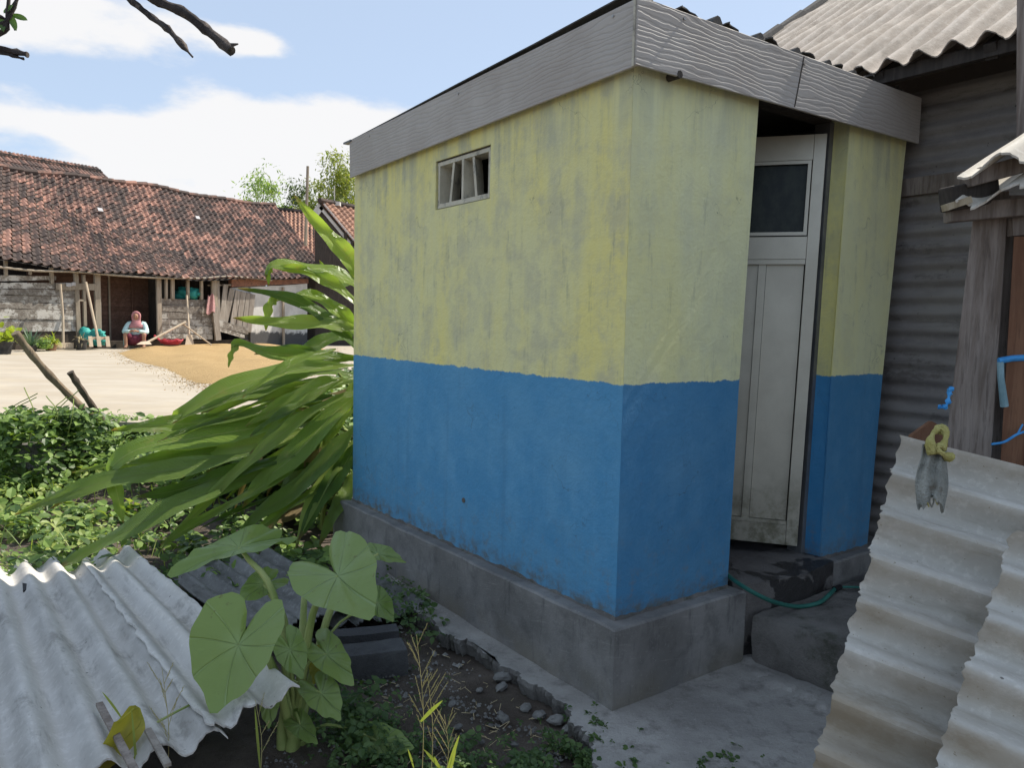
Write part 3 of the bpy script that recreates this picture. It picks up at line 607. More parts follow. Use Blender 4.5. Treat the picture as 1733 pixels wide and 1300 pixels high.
# roof rises away from its eave; the far gable edge is where the photo shows it
g0=inab(at_pl(1300,66,ab(0,NT,NZ),dirv.cross(a).normalized())); g1=inab(at_pl(1400,0,ab(0,NT,NZ),dirv.cross(a).normalized()))
print('gable',g0,g1)
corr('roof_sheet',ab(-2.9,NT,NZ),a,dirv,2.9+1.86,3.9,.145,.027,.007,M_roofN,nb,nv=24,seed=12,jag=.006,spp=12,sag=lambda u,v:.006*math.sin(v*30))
for k in range(11):
    mb=MB(); q=ab(1.86,NT,NZ)+dirv*(.35*k)+Z*.01; mb.tube([q-a*.03+Z*.0,q-a*.03+dirv*.37+Z*.014],.045,8); mb.build('verge_cap',M_dkroof,nb)
mb=MB(); mb.box(ab(-1.15,NT+.07,NZ-.035),(1.75,.018,.03),(a,b,Z)); mb.build('eave_batten',M_darkwood,nb)
for k in range(7):
    s=-2.5+k*.5; mb=MB(); mb.bar(ab(s,NT+.05,NZ-.045),ab(s,NT+.05,NZ-.045)+dirv*3.3,.05,.07); mb.build('rafter',M_darkwood,nb)
mb=MB(); corr('roof_sheet',ab(-2.9,NT,NZ)+dirv*3.88,a,(b*math.cos(R(32))-Z*math.sin(R(32))),4.76,3.6,.145,.027,.007,M_roofN,nb,nv=3,seed=12,jag=.006,spp=8)
# ================================================================ SHED at the right edge
shed=thing('lean_to_shed','weathered timber shed with broken cement sheet roof at the right edge','shed',at_z(1700,1300,0))
YP=2.42
def q(x,y,Y=YP): return at_y(x,y,Y)
mb=MB(); mb.hexa([q(1596,790),q(1676,790),q(1676,790,YP+.05),q(1596,790,YP+.05),q(1651,330),q(1708,322),q(1708,322,YP+.05),q(1651,330,YP+.05)])
post=mb.build('corner_post',M_post,shed,bevel=.004)
mb=MB(); mb.bar(q(1636,790),q(1560,1180)*1.0,.13,.05); mb.build('post_foot',M_post,shed)
for (x0,x1,x2,x3,y0,y1,m,dY) in ((1692,1733,1716,1760,800,400,M_redwood,.02),(1736,1790,1762,1800,800,400,M_redwood,.03)):
    mb=MB(); mb.hexa([q(x0,y0,YP-dY),q(x1,y0,YP-dY),q(x1,y0,YP+.0),q(x0,y0,YP+.0),q(x2,y1,YP-dY),q(x3,y1,YP-dY),q(x3,y1,YP),q(x2,y1,YP)]); mb.build('plank',m,shed,bevel=.002)
mb=MB(); mb.hexa([q(1676,800,YP+.045),q(1800,800,YP+.045),q(1800,800,YP+.065),q(1676,800,YP+.065),q(1706,330,YP+.045),q(1800,330,YP+.045),q(1800,330,YP+.065),q(1706,330,YP+.065)]); mb.build('back_board',M_post,shed)
mb=MB(); mb.bar(q(1709,385,YP-.01),q(1800,377,YP-.01),.03,.055); mb.build('rail',M_post,shed)
mb=MB(); mb.bar(q(1603,362,YP-.05),q(1790,345,YP-.05),.05,.055); mb.build('wall_plate',M_post,shed,bevel=.004)
mb=MB(); mb.bar(q(1600,338,YP-.07),q(1680,325,YP-.04),.06,.075); mb.build('beam_end',M_darkwood,shed,bevel=.006)
mb=MB(); mb.bar(q(1634,304,YP-.09),q(1790,262,YP-.09),.05,.05); mb.build('purlin',M_post,shed,bevel=.004)
# roof sheets: sunlit wave ends, extend out of frame to the right and back
e0=q(1622,288,YP-.16); e1=q(1790,252,YP-.22); ru=(e1-e0).normalized(); rv=Vector((.78,.52,.44)).normalized()
corr('roof_sheet',e0,ru,rv,1.0,1.5,.17,.026,.007,M_asbS,shed,nv=8,seed=3,jag=.006,spp=22,ph=2.2)
corr('roof_sheet',q(1612,345,YP-.12),ru,rv,.8,.5,.19,.022,.007,M_asbS,shed,nv=4,seed=5,jag=.012,spp=22,ph=1.2)
mb=MB(); mb.bar(q(1598,352,YP-.10),q(1640,338,YP-.10),.03,.02); mb.build('roof_splinter',M_bamboo,shed)
mb=MB(); mb.hexa([q(1720,260,2.9),q(1790,260,2.9),q(1790,260,2.97),q(1720,260,2.97),q(1721,-60,2.9),q(1790,-60,2.9),q(1790,-60,2.97),q(1721,-60,2.97)]); mb.build('tall_post',M_post,shed)
# big leaning sheets in front of the shed
def sheet3(name,TL,TR,BL,m,label,seed,ph=0,extra=0,pitch=.128,ov=0,grp=None):
    U=(BL-TL); lu=U.length; best=None
    for k in range(200):      # depth of the far corner that keeps the sheet rectangular
        Y=1.0+k*.01; V=at_y(TR[0],TR[1],Y)-TL; e=abs(V.normalized().dot(U.normalized()))
        if best is None or e<best[0]: best=(e,V,Y)
    V=best[1]; lv=max(V.length,.9); print('sheet',best[0],best[2]); V=(V-U*(V.dot(U)/U.dot(U)))
    o=corr(name,TL,U,V,lu+extra,lv,pitch,.036,.006,m,None,nv=12,jag=.0035,seed=seed,ph=ph,spp=14,sag=lambda u,v:.005*math.sin(u*5+v*3)); 
    Mw=TL.copy()
    for vv in o.data.vertices: vv.co-=Mw
    o.location=Mw
    return tag(o,label,'roofing sheet',grp)
gl='corrugated cement sheets leaning on the shed'
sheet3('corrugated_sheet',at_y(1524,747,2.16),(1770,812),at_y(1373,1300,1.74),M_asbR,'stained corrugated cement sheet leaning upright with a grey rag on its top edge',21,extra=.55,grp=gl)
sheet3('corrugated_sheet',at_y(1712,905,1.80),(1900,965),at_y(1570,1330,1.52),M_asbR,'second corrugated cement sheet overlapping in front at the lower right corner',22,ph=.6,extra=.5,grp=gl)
# rag with yellow loop on the top edge
def grid_cloth(name,fn,nu,nv,m,parent=None,th=.006):
    mb=MB()
    for k in (0,1):
        for i in range(nu+1):
            for j in range(nv+1): mb.v.append(fn(i/nu,j/nv)+FW*(th*k))
    K=(nu+1)*(nv+1); d=lambda i,j,k:k*K+i*(nv+1)+j
    for i in range(nu):
        for j in range(nv): mb.f.append((d(i,j,0),d(i,j+1,0),d(i+1,j+1,0),d(i+1,j,0))); mb.f.append((d(i,j,1),d(i+1,j,1),d(i+1,j+1,1),d(i,j+1,1)))
    for i in range(nu): mb.f.append((d(i,0,0),d(i+1,0,0),d(i+1,0,1),d(i,0,1))); mb.f.append((d(i,nv,0),d(i,nv,1),d(i+1,nv,1),d(i+1,nv,0)))
    for j in range(nv): mb.f.append((d(0,j,0),d(0,j,1),d(0,j+1,1),d(0,j+1,0))); mb.f.append((d(nu,j,0),d(nu,j+1,0),d(nu,j+1,1),d(nu,j,1)))
    return mb.build(name,m,parent,smooth=True)
def cloth_mat(name,c1,c2,c3=None):
    g=G(name); v=g.obj(); c=g.mix(g.ramp(g.noise(v,14,6,.7),.35,.68),c1,c2)
    if c3: c=g.mix(g.ramp(g.noise(v,5,4,.6),.56,.64),c,c3)
    g.col(c); g.rough(.95); g.bump(g.math('ADD',g.vor(v,210),g.noise(v,40,5,.7)),.004,.9); return g.m
M_rag=cloth_mat('grey_towel',(.20,.20,.175),(.33,.33,.29),(.14,.12,.09)); M_ragy=cloth_mat('yellow_towel',(.34,.30,.09),(.48,.43,.17))
rag=thing('hanging_rag','frayed grey towel with a yellow knotted end hung over the leaning sheet','rag',q(1580,800,2.0))
rg=random.Random(2)
def rf(u,v):
    x=1583-8*v+(u-.5)*(40+14*v+6*math.sin(v*5))+3*math.sin(v*7+u*3); y=752+v*(92+13*math.sin(u*6+1)+14*u)
    fr=(rg.uniform(-6,8) if v>.97 else 0)
    return q(x,y+fr,1.935-.075*v+.008*math.sin(u*13+v*2))
grid_cloth('towel',rf,22,16,M_rag,rag)
mb=MB(); kn=[(1577,770,1.910),(1574,750,1.920),(1580,733,1.950),(1592,726,1.970),(1601,736,1.950),(1597,752,1.920),(1588,762,1.910),(1596,768,1.900),(1607,775,1.910)]
mb.tube(cat_rom([q(*k) for k in kn],40),[.010+.004*math.sin(i*.5) for i in range(41)],10,jit=.18); mb.build('yellow_end',M_ragy,rag,smooth=True)
for k in range(10):
    x=1556+k*4.6; mb=MB(); p0=q(x,826+14*math.sin(k*.4),1.94); mb.tube([p0,p0+Vector((rg.uniform(-.004,.004),0,-.016)),p0+Vector((rg.uniform(-.008,.008),0,-.03))],.0022,5); mb.build('fringe',M_ragy if k%3==0 else M_rag,rag)
mb=MB(); mb.prism([q(1537,748,2.3),q(1545,736,2.3),q(1577,713,2.3),q(1600,726,2.3),q(1606,760,2.3),q(1560,775,2.3)],FW*.02); tag(mb.build('wood_scrap',M_redwood),'small brown wood scrap standing behind the leaning sheet','scrap wood')
# blue bits
mb=MB(); mb.tube(cat_rom([q(1588,688,2.36),q(1597,690,2.35),(q(1604,682,2.36)),q(1606,668,2.37),q(1611,657,2.38)],20),[.006+.003*math.sin(i*1.3) for i in range(21)],6,jit=.35)
mb.tube([q(1604,660,2.37),q(1613,659,2.37)],.007,6,jit=.3); tag(mb.build('blue_twine',M_blueP),'frayed bright blue twine on the left side of the timber post','twine')
hook=thing('blue_gate_handle','blue plastic pipe handle tied to the shed planks','handle',q(1700,640))
mb=MB(); mb.tube([q(1690,611,YP-.06),q(1712,607,YP-.065),q(1745,605,YP-.06)],.010,8); mb.build('top_pipe',M_blueP,hook,smooth=True)
mb=MB(); mb.tube([q(1693,613,YP-.06),q(1694,640,YP-.065),q(1700,688,YP-.06)],[.010,.0095,.012],8); mb.build('hanging_pipe',M_paleP,hook,smooth=True)
mb=MB(); mb.tube(cat_rom([q(1678,752,YP-.04),q(1700,748,YP-.045),q(1722,735,YP-.045),q(1745,728,YP-.04)],14),.004,6); mb.tube([q(1722,735,YP-.045),q(1731,718,YP-.045)],.003,5)
tag(mb.build('blue_rope',M_blueP),'thin blue rope stretched across the brown planks','rope')
# ================================================================ OLD HOUSE across the drying floor
M_tile=simple('clay_tile',(.34,.175,.125),(.25,.13,.10),9,.3,.7,.9,.004,60,coord='obj')
def tile_mat(name,c1,c2,soot,amt):
    g=G(name); v=g.pos(); w=g.rand(); isl=g.isl(); r=g.math('FRACT',g.math('ADD',g.math('MULTIPLY',w,7.3),g.math('MULTIPLY',isl,3.1)))
    c=g.mix(r,c1,c2); big=g.noise(v,.9,5,.65); f=g.noise(v,7,6,.7)
    k=g.math('ADD',g.math('ADD',g.math('MULTIPLY',big,.9),g.math('MULTIPLY',f,.5)),g.math('MULTIPLY',r,.22))
    c=g.mix(g.ramp(k,.58,.90,0,amt),c,soot); g.col(c); g.rough(.92); g.bump(g.noise(v,30,5,.7),.006,.8); return g.m
M_tile=tile_mat('old_clay_tile',(.40,.22,.165),(.25,.145,.115),(.075,.062,.056),.93)
M_tile2=tile_mat('newer_clay_tile',(.58,.33,.22),(.48,.26,.18),(.20,.13,.10),.6)
M_tilek=tile_mat('sooty_ridge_tile',(.12,.085,.07),(.09,.07,.06),(.03,.028,.027),.8)
M_plank=wood('weathered_plank',(.17,.145,.12),(.33,.30,.26),(.075,.062,.052),sc=3,axis='X',white=(.62,.60,.55),wamt=.06,bump=.006)
M_plankv=wood('weathered_board',(.26,.225,.19),(.40,.36,.31),(.12,.10,.085),sc=3,axis='Z',bump=.006)
M_pole=wood('grey_pole',(.30,.25,.19),(.44,.38,.30),(.15,.12,.09),sc=4)
M_slat=wood('brown_slat_wall',(.13,.075,.055),(.20,.12,.09),(.06,.038,.03),sc=3,axis='X')
M_brick=simple('red_brick_wall',(.30,.15,.10),(.22,.11,.08),5,c3=(.10,.07,.06))
M_white=None
def limewash():
    g=G('peeling_limewash'); v=g.pos(); z=g.sep(v)[2]; n=g.noise(v,2.6,6,.65)
    c=g.mix(g.ramp(n,.35,.65),(.62,.61,.58),(.50,.49,.46)); k=g.math('ADD',g.ramp(z,PZ+.62,PZ+.3,0,.42),g.noise(v,4.5,7,.7))
    c=g.mix(g.ramp(k,.60,.82),c,(.085,.085,.085)); g.col(c); g.rough(.95); g.bump(g.noise(v,12,6,.7),.01); return g.m
M_white=limewash()
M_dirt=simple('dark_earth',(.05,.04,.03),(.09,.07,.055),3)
HF=at_y(0,593,18.9); HF=Vector((HF.x,HF.y,0)); hd=Vector((math.sin(R(31.6)),math.cos(R(31.6)),0)); hn=Vector((hd.y,-hd.x,0))  # hn faces the camera side
assert hn.dot(CAM-HF)>0
def H_(px,py,off=0.): return at_pl(px,py,HF+hn*off,hn)
def hts(P): d=P-HF; return d.dot(hd),d.dot(hn),P.z
def hp_(t,o,z): return HF+hd*t+hn*o+Z*z
house=thing('old_house','long low village house of weathered planks with a sooty clay tile roof','house',hp_(4,-2,PZ))
OV=.30
# roof plane corners from the eave line and the ridge line
eL=hts(H_(0,437,OV)); eR=hts(H_(566,470,OV)); RO=-3.8
rL=hts(H_(0,281,RO)); rR=hts(H_(464,350,RO))
print('eave',eL,eR,'ridge',rL,rR)
def roof_pt(u,v,lift=0):
    # u along (0 at x=0 in the photo .. 1 at the right end), v up the slope
    e=Vector(hp_(eL[0]+(eR[0]-eL[0])*u,OV,eL[2]+(eR[2]-eL[2])*u)); r=Vector(hp_(rL[0]+(rR[0]-rL[0])*u,RO,rL[2]+(rR[2]-rL[2])*u))
    sag=-.07*math.sin(v*math.pi)-.05*math.sin(u*9+1)*v+.03*math.sin(u*23+v*3)-.03*math.sin(u*15)*(1-v)-.26*math.sin(max(0,u)**.8*math.pi)*(1-v)
    return e.lerp(r,v)+Z*(sag+lift)
rl=(roof_pt(.5,1)-roof_pt(.5,0)).length; ll=(roof_pt(1,0)-roof_pt(0,0)).length
U0=-.10
NC=int(ll*(1-U0)/.235); NR=int(rl/.235)
def tile_mesh_v(P,ux,uy,un,rg,w=.25,l=.29):
    # shallow S shaped pantile: 5 points across, front lip
    pr=((0,.004),(.2,-.034),(.48,-.022),(.74,.034),(.90,.044),(1.0,-.012)); out=[]
    for k,(v,dz) in enumerate(((0,.030),(1,.0))):
        for x,zz in pr: out.append(P+ux*(x-.5)*w+uy*v*l+un*(zz+dz))
    n=len(pr)
    lip=[P+ux*(x-.5)*w+uy*0.004+un*(zz+.006) for x,zz in pr]
    out+=lip
    fs=[(i,i+1,n+i+1,n+i) for i in range(n-1)]+[(2*n+i,2*n+i+1,i+1,i) for i in range(n-1)]
    return out,fs
# small set of tile meshes shared by the separately built tiles
tl_me=[]
for k in range(4):
    vs,fs=tile_mesh_v(Vector((0,0,0)),Vector((1,0,0)),Vector((0,1,0)),Z,rnd,w=.25+.004*k,l=.285)
    me=bpy.data.meshes.new('roof_tile'); me.from_pydata([tuple(v) for v in vs],[],fs); me.materials.append(M_tile); tl_me.append(me)
rest=MB(); cand=[]
rg=random.Random(11)
for i in range(NC):
    for j in range(NR):
        u=U0+(1-U0)*(i+.5)/NC; v=(j+.02)/NR; P=roof_pt(u,v)
        ux=(roof_pt(u+.004,v)-roof_pt(u-.004,v)).normalized(); uy=(roof_pt(u,v+.02)-roof_pt(u,v-.02)).normalized(); un=ux.cross(uy).normalized()
        if un.z<0: un=-un
        P=P+ux*rg.uniform(-.010,.010)+uy*rg.uniform(-.014,.014)+un*rg.uniform(-.005,.008)
        an=rg.gauss(0,.035); ux2=(ux*math.cos(an)+uy*math.sin(an)); uy2=(uy*math.cos(an)-ux*math.sin(an)+un*rg.uniform(-.02,.02)).normalized()
        cand.append(((P-CAM).length,P,ux2,uy2,un))
def visible(P):
    d=P-CAM; f=d.dot(FW); return abs(d.dot(RT)/f)<866/FPX and abs(d.dot(UP)/f)<650/FPX
vis=sorted([c for c in cand if visible(c[1])],key=lambda c:c[0])[:290]; vk=set(id(c) for c in vis)
for k,c in enumerate(vis):
    _,P,ux,uy,un=c; o=bpy.data.objects.new('roof_tile',tl_me[k%4]); S.collection.objects.link(o); o.parent=house
    o.matrix_local=Matrix(((ux.x,uy.x,un.x,P.x-house.location.x),(ux.y,uy.y,un.y,P.y-house.location.y),(ux.z,uy.z,un.z,P.z-house.location.z),(0,0,0,1)))
for c in cand:
    if id(c) in vk: continue
    rest.add(*tile_mesh_v(c[1],c[2],c[3],c[4],rg))
tag(rest.build('tile_field',M_tile,house),kind='stuff')
mb=MB()
for i in range(24):
    for j in range(4):
        A=[roof_pt(U0+(1-U0)*(i+di)/24,(j+dj)/4,-.03) for di,dj in ((0,0),(1,0),(1,1),(0,1))]; mb.add(A,[(0,1,2,3)])
mb.build('roof_boarding',M_darkwood,house)
for k in range(28):   # ridge tiles
    u=U0+(1-U0)*k/28; p=roof_pt(u,1.0,.03); p2=roof_pt(u+(1-U0)/28*1.08,1.0,.05); mb=MB(); mb.tube([p,p2],[.085,.095],7); mb.build('ridge_tile',M_tile,house)
# rear slope so the roof is a real gable
mb=MB(); mb.prism([roof_pt(U0,1,-.02),roof_pt(1,1,-.02),roof_pt(1,1,-.02)-hn*4-Z*2.6,roof_pt(U0,1,-.02)-hn*4-Z*2.6],Z*.04); mb.build('rear_slope',M_tilek,house)
M_palec=simple('pale_cloth',(.40,.39,.39),(.50,.49,.49),8)
# two pale glass tiles
for px,py in ((170,358),(335,371)):
    P=at_pl(px,py,roof_pt(.3,.5,.05),(roof_pt(1,0)-roof_pt(0,0)).cross(roof_pt(.5,1)-roof_pt(.5,0)).normalized()); ux=hd; uy=(roof_pt(.5,1)-roof_pt(.5,0)).normalized()
    mb=MB(); mb.box(P+uy*.02+Z*.05,(.075,.09,.008),(ux,uy,ux.cross(uy))); mb.build('clear_tile',M_palec,house)
# eave pole
ep=[H_(x,y,OV-.05) for x,y in ((-40,447),(0,452),(60,458),(130,460),(200,466),(265,470),(340,471),(390,468),(460,474))]
mb=MB(); mb.tube(cat_rom(ep,36),.032,7); mb.build('eave_pole',M_pole,house,smooth=True)
def hplank(x0,x1,y0l,y1l,y0r,y1r,m,off=0,th=.035,name='plank'):
    mb=MB(); n=max(2,int((x1-x0)/12)); r0=[];r1=[]
    rg=random.Random(int(x0*7+y0l*13)); top=[];bot=[]
    for i in range(n+1):
        f=i/n; x=x0+(x1-x0)*f; top.append(H_(x,y0l+(y0r-y0l)*f+rg.uniform(-.5,.5),off)); bot.append(H_(x,y1l+(y1r-y1l)*f+rg.uniform(-.5,.5),off))
    rings=[[top[i],bot[i],bot[i]-hn*th,top[i]-hn*th] for i in range(n+1)]; mb.loft(rings); return mb.build(name,m,house)
# left plank wall
for k,(yl0,yl1,yr0,yr1,xr) in enumerate(((465,477.5,467.5,473.5,95),(478.2,488.5,478.5,489,128),(489.2,497,490,501.5,128),(497.6,510.5,502.2,513.5,129),(511.2,520,514.2,525,130),(520.8,539,525.8,541,131),(539.8,563,541.6,560.5,132))):
    hplank(-60,xr,yl0,yl1,yr0,yr1,M_plank,off=.0+.012*((k*7)%3))
hplank(95,168,479.5,490.5,480.5,491,M_pole,off=.07)
hplank(-60,133,563,598,561,589,M_dirt,off=-.03,th=.2,name='wall_base')
# floor sill and dark base under the right half
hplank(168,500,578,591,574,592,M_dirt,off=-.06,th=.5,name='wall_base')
def vpost(x0,y0,x1,y1,wpx,m,off=.02,name='post',dep=.07):
    p=H_(x0,y0,off); p1=H_(x1,y1,off); d=(p-CAM).dot(FW); w=wpx*d/FPX*1.15
    mb=MB(); mb.bar(p,p1,dep,w,up=hd) ; return mb.build(name,m,house)
for A in ((9,437,10,466,4),(51,455,51,465,3),(86,449,88,480,4.5),(128,460,134,582,6),(141,465,144,552,4),(164,463,167,582,8.5)): vpost(*A,M_pole)
vpost(133,508,141,508,3,M_pole,name='rail')
# doorway: recess with slatted wall behind
mb=MB(); p0=hp_(hts(H_(133,500))[0],0,0)
tD0=hts(H_(133,500))[0]; tD1=hts(H_(270,500))[0]; tD2=hts(H_(420,500))[0]
for k in range(15):
    z0=PZ+.12+k*.135; mb=MB(); mb.box(hp_((tD0+tD1)/2,-1.25,z0+.066),((tD1-tD0)/2+.7,.012,.0645),(hd,hn,Z)); mb.build('slat',M_slat,house)
for t in (.42,.72): mb=MB(); q0=hp_(tD0+(tD1-tD0)*t+.55,-1.2,PZ); mb.tube([q0,q0+Z*2.1],.03,6); mb.build('inner_pole',M_pole if t<.5 else M_slat,house)
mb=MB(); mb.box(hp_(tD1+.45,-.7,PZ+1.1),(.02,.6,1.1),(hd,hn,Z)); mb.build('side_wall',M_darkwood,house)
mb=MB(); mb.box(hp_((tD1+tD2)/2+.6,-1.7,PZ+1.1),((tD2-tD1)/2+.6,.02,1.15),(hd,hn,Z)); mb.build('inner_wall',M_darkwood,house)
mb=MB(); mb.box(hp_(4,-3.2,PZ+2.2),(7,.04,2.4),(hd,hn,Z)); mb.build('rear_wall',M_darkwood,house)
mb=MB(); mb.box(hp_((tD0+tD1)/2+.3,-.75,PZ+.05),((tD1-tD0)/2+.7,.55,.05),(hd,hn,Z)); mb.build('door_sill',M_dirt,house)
vpost(268,466,270,575,7,M_pole); 
for A in ((281,470,281,506,3.5),(291.5,467,292,506,5),(317.5,468,318,506,4),(340.5,468,341,507,4)): vpost(*A,M_pole)
# low plank wall by the doorway
for k,(a0,a1,b0,b1) in enumerate(((505,515,508,519),(515.6,526,519.6,532),(526.6,539,532.6,541),(539.6,549,541.6,552),(549.6,562,552.6,566),(562.6,573,566.6,574))):
    hplank(270,360,a0,a1,b0,b1,M_plank,off=.01*((k*5)%3))
vpost(362,468,364,545,9,M_pole,off=.09); vpost(363,520,369,576,9,M_plankv,off=.12)
# leaning boards
for A in ((368,475,370,545,6),(382,482,375,545,8),(393,489,380,548,9),(403,492,393,552,9),(412,494,403,556,9),(421,496,413,560,9),(428,498,421,562,8)): vpost(*A,M_plankv,off=.04+.01*(A[0]%3),name='leaning_board',dep=.03)
hplank(368,420,541,552,556,566,M_plank,off=.12); hplank(370,414,552,560,567,573,M_plank,off=.13)
hplank(352,420,482,484.5,480,483,M_pole,off=-.02,name='rail')
# limewashed wall and brick band at the right end
hplank(424,520,486,592,480,594,M_white,off=-.02,th=.15,name='limewashed_wall')
hplank(392,424,487,560,486,588,M_white,off=-.12,th=.1,name='limewashed_wall')
hplank(392,522,473,485.8,466,479.6,M_brick,off=0,th=.16,name='brick_band')
vpost(479,486,480,590,3,M_pole,off=.08)
# dark roof ridge of the building behind
bh=thing('rear_house','darker tiled roof ridge rising behind the old house at the far left','house',hp_(0,-6.5,PZ))
A0=hts(H_(-60,254,-5.6)); A1=hts(H_(168,292,-5.6)); 
P0=hp_(A0[0],-5.6,A0[2]); P1=hp_(A1[0],-5.6,A1[2])
mb=MB(); mb.prism([P0,P1,P1+hn*2.2+hd*.5-Z*1.5,P0+hn*2.2-Z*1.5],Z*-.05); mb.build('roof_slope',M_tilek,bh)
for k in range(20):
    a_=P0.lerp(P1,k/20); b_=P0.lerp(P1,(k+1.05)/20); mb=MB(); mb.bar(a_-Z*.02,b_+Z*rg.uniform(-.02,.02),.22,.2); mb.build('ridge_tile',M_tilek,bh)
rows=MB()
for i in range(34):
    for j in range(7):
        f=(i+.5)/34; P=P0.lerp(P1,f)+(hn*2.2-Z*1.5)*((j+.3)/7)+Z*.03; vs,fs=tile_mesh_v(P,hd,(-hn*2.2+Z*1.5).normalized(),(hn*1.5+Z*2.2).normalized(),rg,.27,.42); rows.add(vs,fs)
tag(rows.build('tile_rows',M_tile,bh),kind='stuff')
mb=MB(); mb.box(hp_((A0[0]+A1[0])/2,-7.3,PZ+2.2),((A1[0]-A0[0])/2,1.4,2.2),(hd,hn,Z)); mb.build('walls',M_brick,bh)
mb=MB(); mb.prism([P0,P1,P1-hn*2.6-Z*1.7,P0-hn*2.6-Z*1.7],Z*-.05); mb.build('roof_slope',M_tilek,bh)
# ---- side roof, gable house
def tiled_quad(parent,e0,e1,r1,r0,m,nc,nr,name='tile_rows'):
    rows=MB(); rg=random.Random(5)
    f=lambda u,v:(e0.lerp(e1,u)).lerp(r0.lerp(r1,u),v)
    un=(e1-e0).cross(r0-e0).normalized(); un=un if un.z>0 else -un
    for i in range(nc):
        for j in range(nr):
            u=(i+.5)/nc; v=j/nr; P=f(u,v)+un*(.02+rg.uniform(-.004,.004)); ux=(f(u+.01,v)-f(u-.01,v)); uy=(f(u,v+.01)-f(u,v-.01)); 
            vs,fs=tile_mesh_v(P,ux.normalized(),uy.normalized(),un,rg,(e1.lerp(r1,v)-e0.lerp(r0,v)).length/nc*1.04,(r0-e0).length/nr*1.15); rows.add(vs,fs)
    tag(rows.build(name,m,parent),kind='stuff')
    mb=MB(); mb.prism([e0,e1,r1,r0],un*-.06); mb.build('roof_boarding',M_darkwood,parent)
side=thing('side_house','lower house with fresher orange clay tiles between the old house and the gable','house',at_y(540,560,34))
e0=at_y(512,466,31); e1=at_y(640,445,31.5); r0=at_y(455,356,37); r1=at_y(640,384,36)
e0=at_y(540,440,33); e1=at_y(660,446,33)
tiled_quad(side,at_y(452,442,33),e1,at_y(660,374,37.5),at_y(452,354,37.5),M_tile2,30,16)
for k in range(14):
    p=at_y(452,353,37.5).lerp(at_y(660,373,37.5),k/14); p2=at_y(452,353,37.5).lerp(at_y(660,373,37.5),(k+1.05)/14); mb=MB(); mb.tube([p,p2],.13,6); mb.build('ridge_tile',M_tilek,side)
mb=MB(); w0=at_y(452,444,33.8); w1=at_y(660,448,33.8); mb.prism([w0,w1,Vector((w1.x,w1.y,PZ)),Vector((w0.x,w0.y,PZ))],Vector((0,.2,0))); mb.build('wall',M_darkwood,side)
gab=thing('gable_house','house with white edged gable and red tile roof at the toilet block corner','house',at_y(590,560,29))
G0=at_y(546,348,28); gl_=at_y(533,365,28); gr_=at_y(640,462,28); 
gw=Vector((.55,.84,0)).normalized()
mb=MB(); base0=Vector((gl_.x,gl_.y,PZ)); base1=Vector((gr_.x,gr_.y,PZ)); mb.prism([base0,base1,gr_-Z*.1,G0-Z*.1,gl_-Z*.1],gw*.2); mb.build('gable_wall',M_darkwood,gab)
mb=MB(); mb.bar(G0+Z*.0-gw*.05,gr_-gw*.05,.04,.26); mb.build('bargeboard',M_white,gab)
mb=MB(); mb.bar(G0-gw*.05,gl_+(gl_-G0)*.15-gw*.05,.04,.26); mb.build('bargeboard',M_white,gab)
tiled_quad(gab,gr_-gw*.15+Z*.12,gr_+gw*7+Z*.12,G0+gw*7+Z*.12,G0-gw*.15+Z*.12,M_tile2,24,20)
for k in range(12): p=G0+Z*.17+gw*(k*.6-.15); mb=MB(); mb.tube([p,p+gw*.64],.11,6); mb.build('ridge_tile',M_tilek,gab)
for k in range(3):
    p=G0.lerp(gr_,.45+.12*k)-gw*.1; mb=MB(); mb.box(p+Z*-.02,(.05,.07,.14)); mb.build('rafter_end',M_darkwood,gab)
mb=MB(); p=at_y(566,346,28.5); mb.box(p+Z*.02,(.22,.1,.07)); mb.build('antenna_base',M_white,gab); mb=MB(); mb.tube([p,p+Z*.7],.018,6); mb.build('antenna_rod',M_asbL,gab)
# tall bamboo pole before the roofs
mb=MB(); mb.tube([at_y(517,416,25),at_y(519,350,25),at_y(521,281,25)],[.055,.05,.045],7); tag(mb.build('tall_pole',M_pole),'tall bare bamboo pole standing before the side house roof','pole')
mb=MB(); c0=at_y(0,252,40); mb.tube([at_y(-30,244,20),at_y(25,266,21.5)],.006,5); tag(mb.build('overhead_wire',M_black),'thin wire dropping to the roof ridge at far left','wire')
# ================================================================ GRAIN
def grain_mat():
    g=G('drying_rice'); v=g.pos(); c=g.mix(g.noise(v,2,5,.6),(.43,.285,.125),(.53,.37,.18)); c=g.mix(g.ramp(g.noise(v,70,4,.7),.5,.7,0,.6),c,(.30,.18,.07)); g.col(c); g.rough(.95); g.bump(g.noise(v,60,5,.8),.03,1.); return g.m
M_rice=grain_mat()
mb=MB(); gp=[(208,598),(235,611),(285,622),(320,640),(345,648),(400,650),(470,640),(560,620),(560,592),(480,586),(400,584),(310,583),(240,588)]
W_=[at_z(x,y,PZ) for x,y in gp]; cen=sum(W_,Vector())/len(W_)
rg=random.Random(8); nR=len(W_)*6; bd=[]
for i in range(nR): f=i/6; k=int(f); bd.append(W_[k%len(W_)].lerp(W_[(k+1)%len(W_)],f-k)+Vector((rg.uniform(-.05,.05),rg.uniform(-.1,.1),0)))
def in_poly(x,y,P):
    c=False
    for i in range(len(P)):
        p,q=P[i],P[i-1]
        if (p.y>y)!=(q.y>y) and x<(q.x-p.x)*(y-p.y)/(q.y-p.y)+p.x: c=not c
    return c
def seg_d(x,y,P):
    best=9
    for i in range(len(P)):
        p,q=P[i],P[i-1]; dx,dy=q.x-p.x,q.y-p.y; t=max(0,min(1,((x-p.x)*dx+(y-p.y)*dy)/(dx*dx+dy*dy))); best=min(best,math.hypot(x-p.x-dx*t,y-p.y-dy*t))
    return best
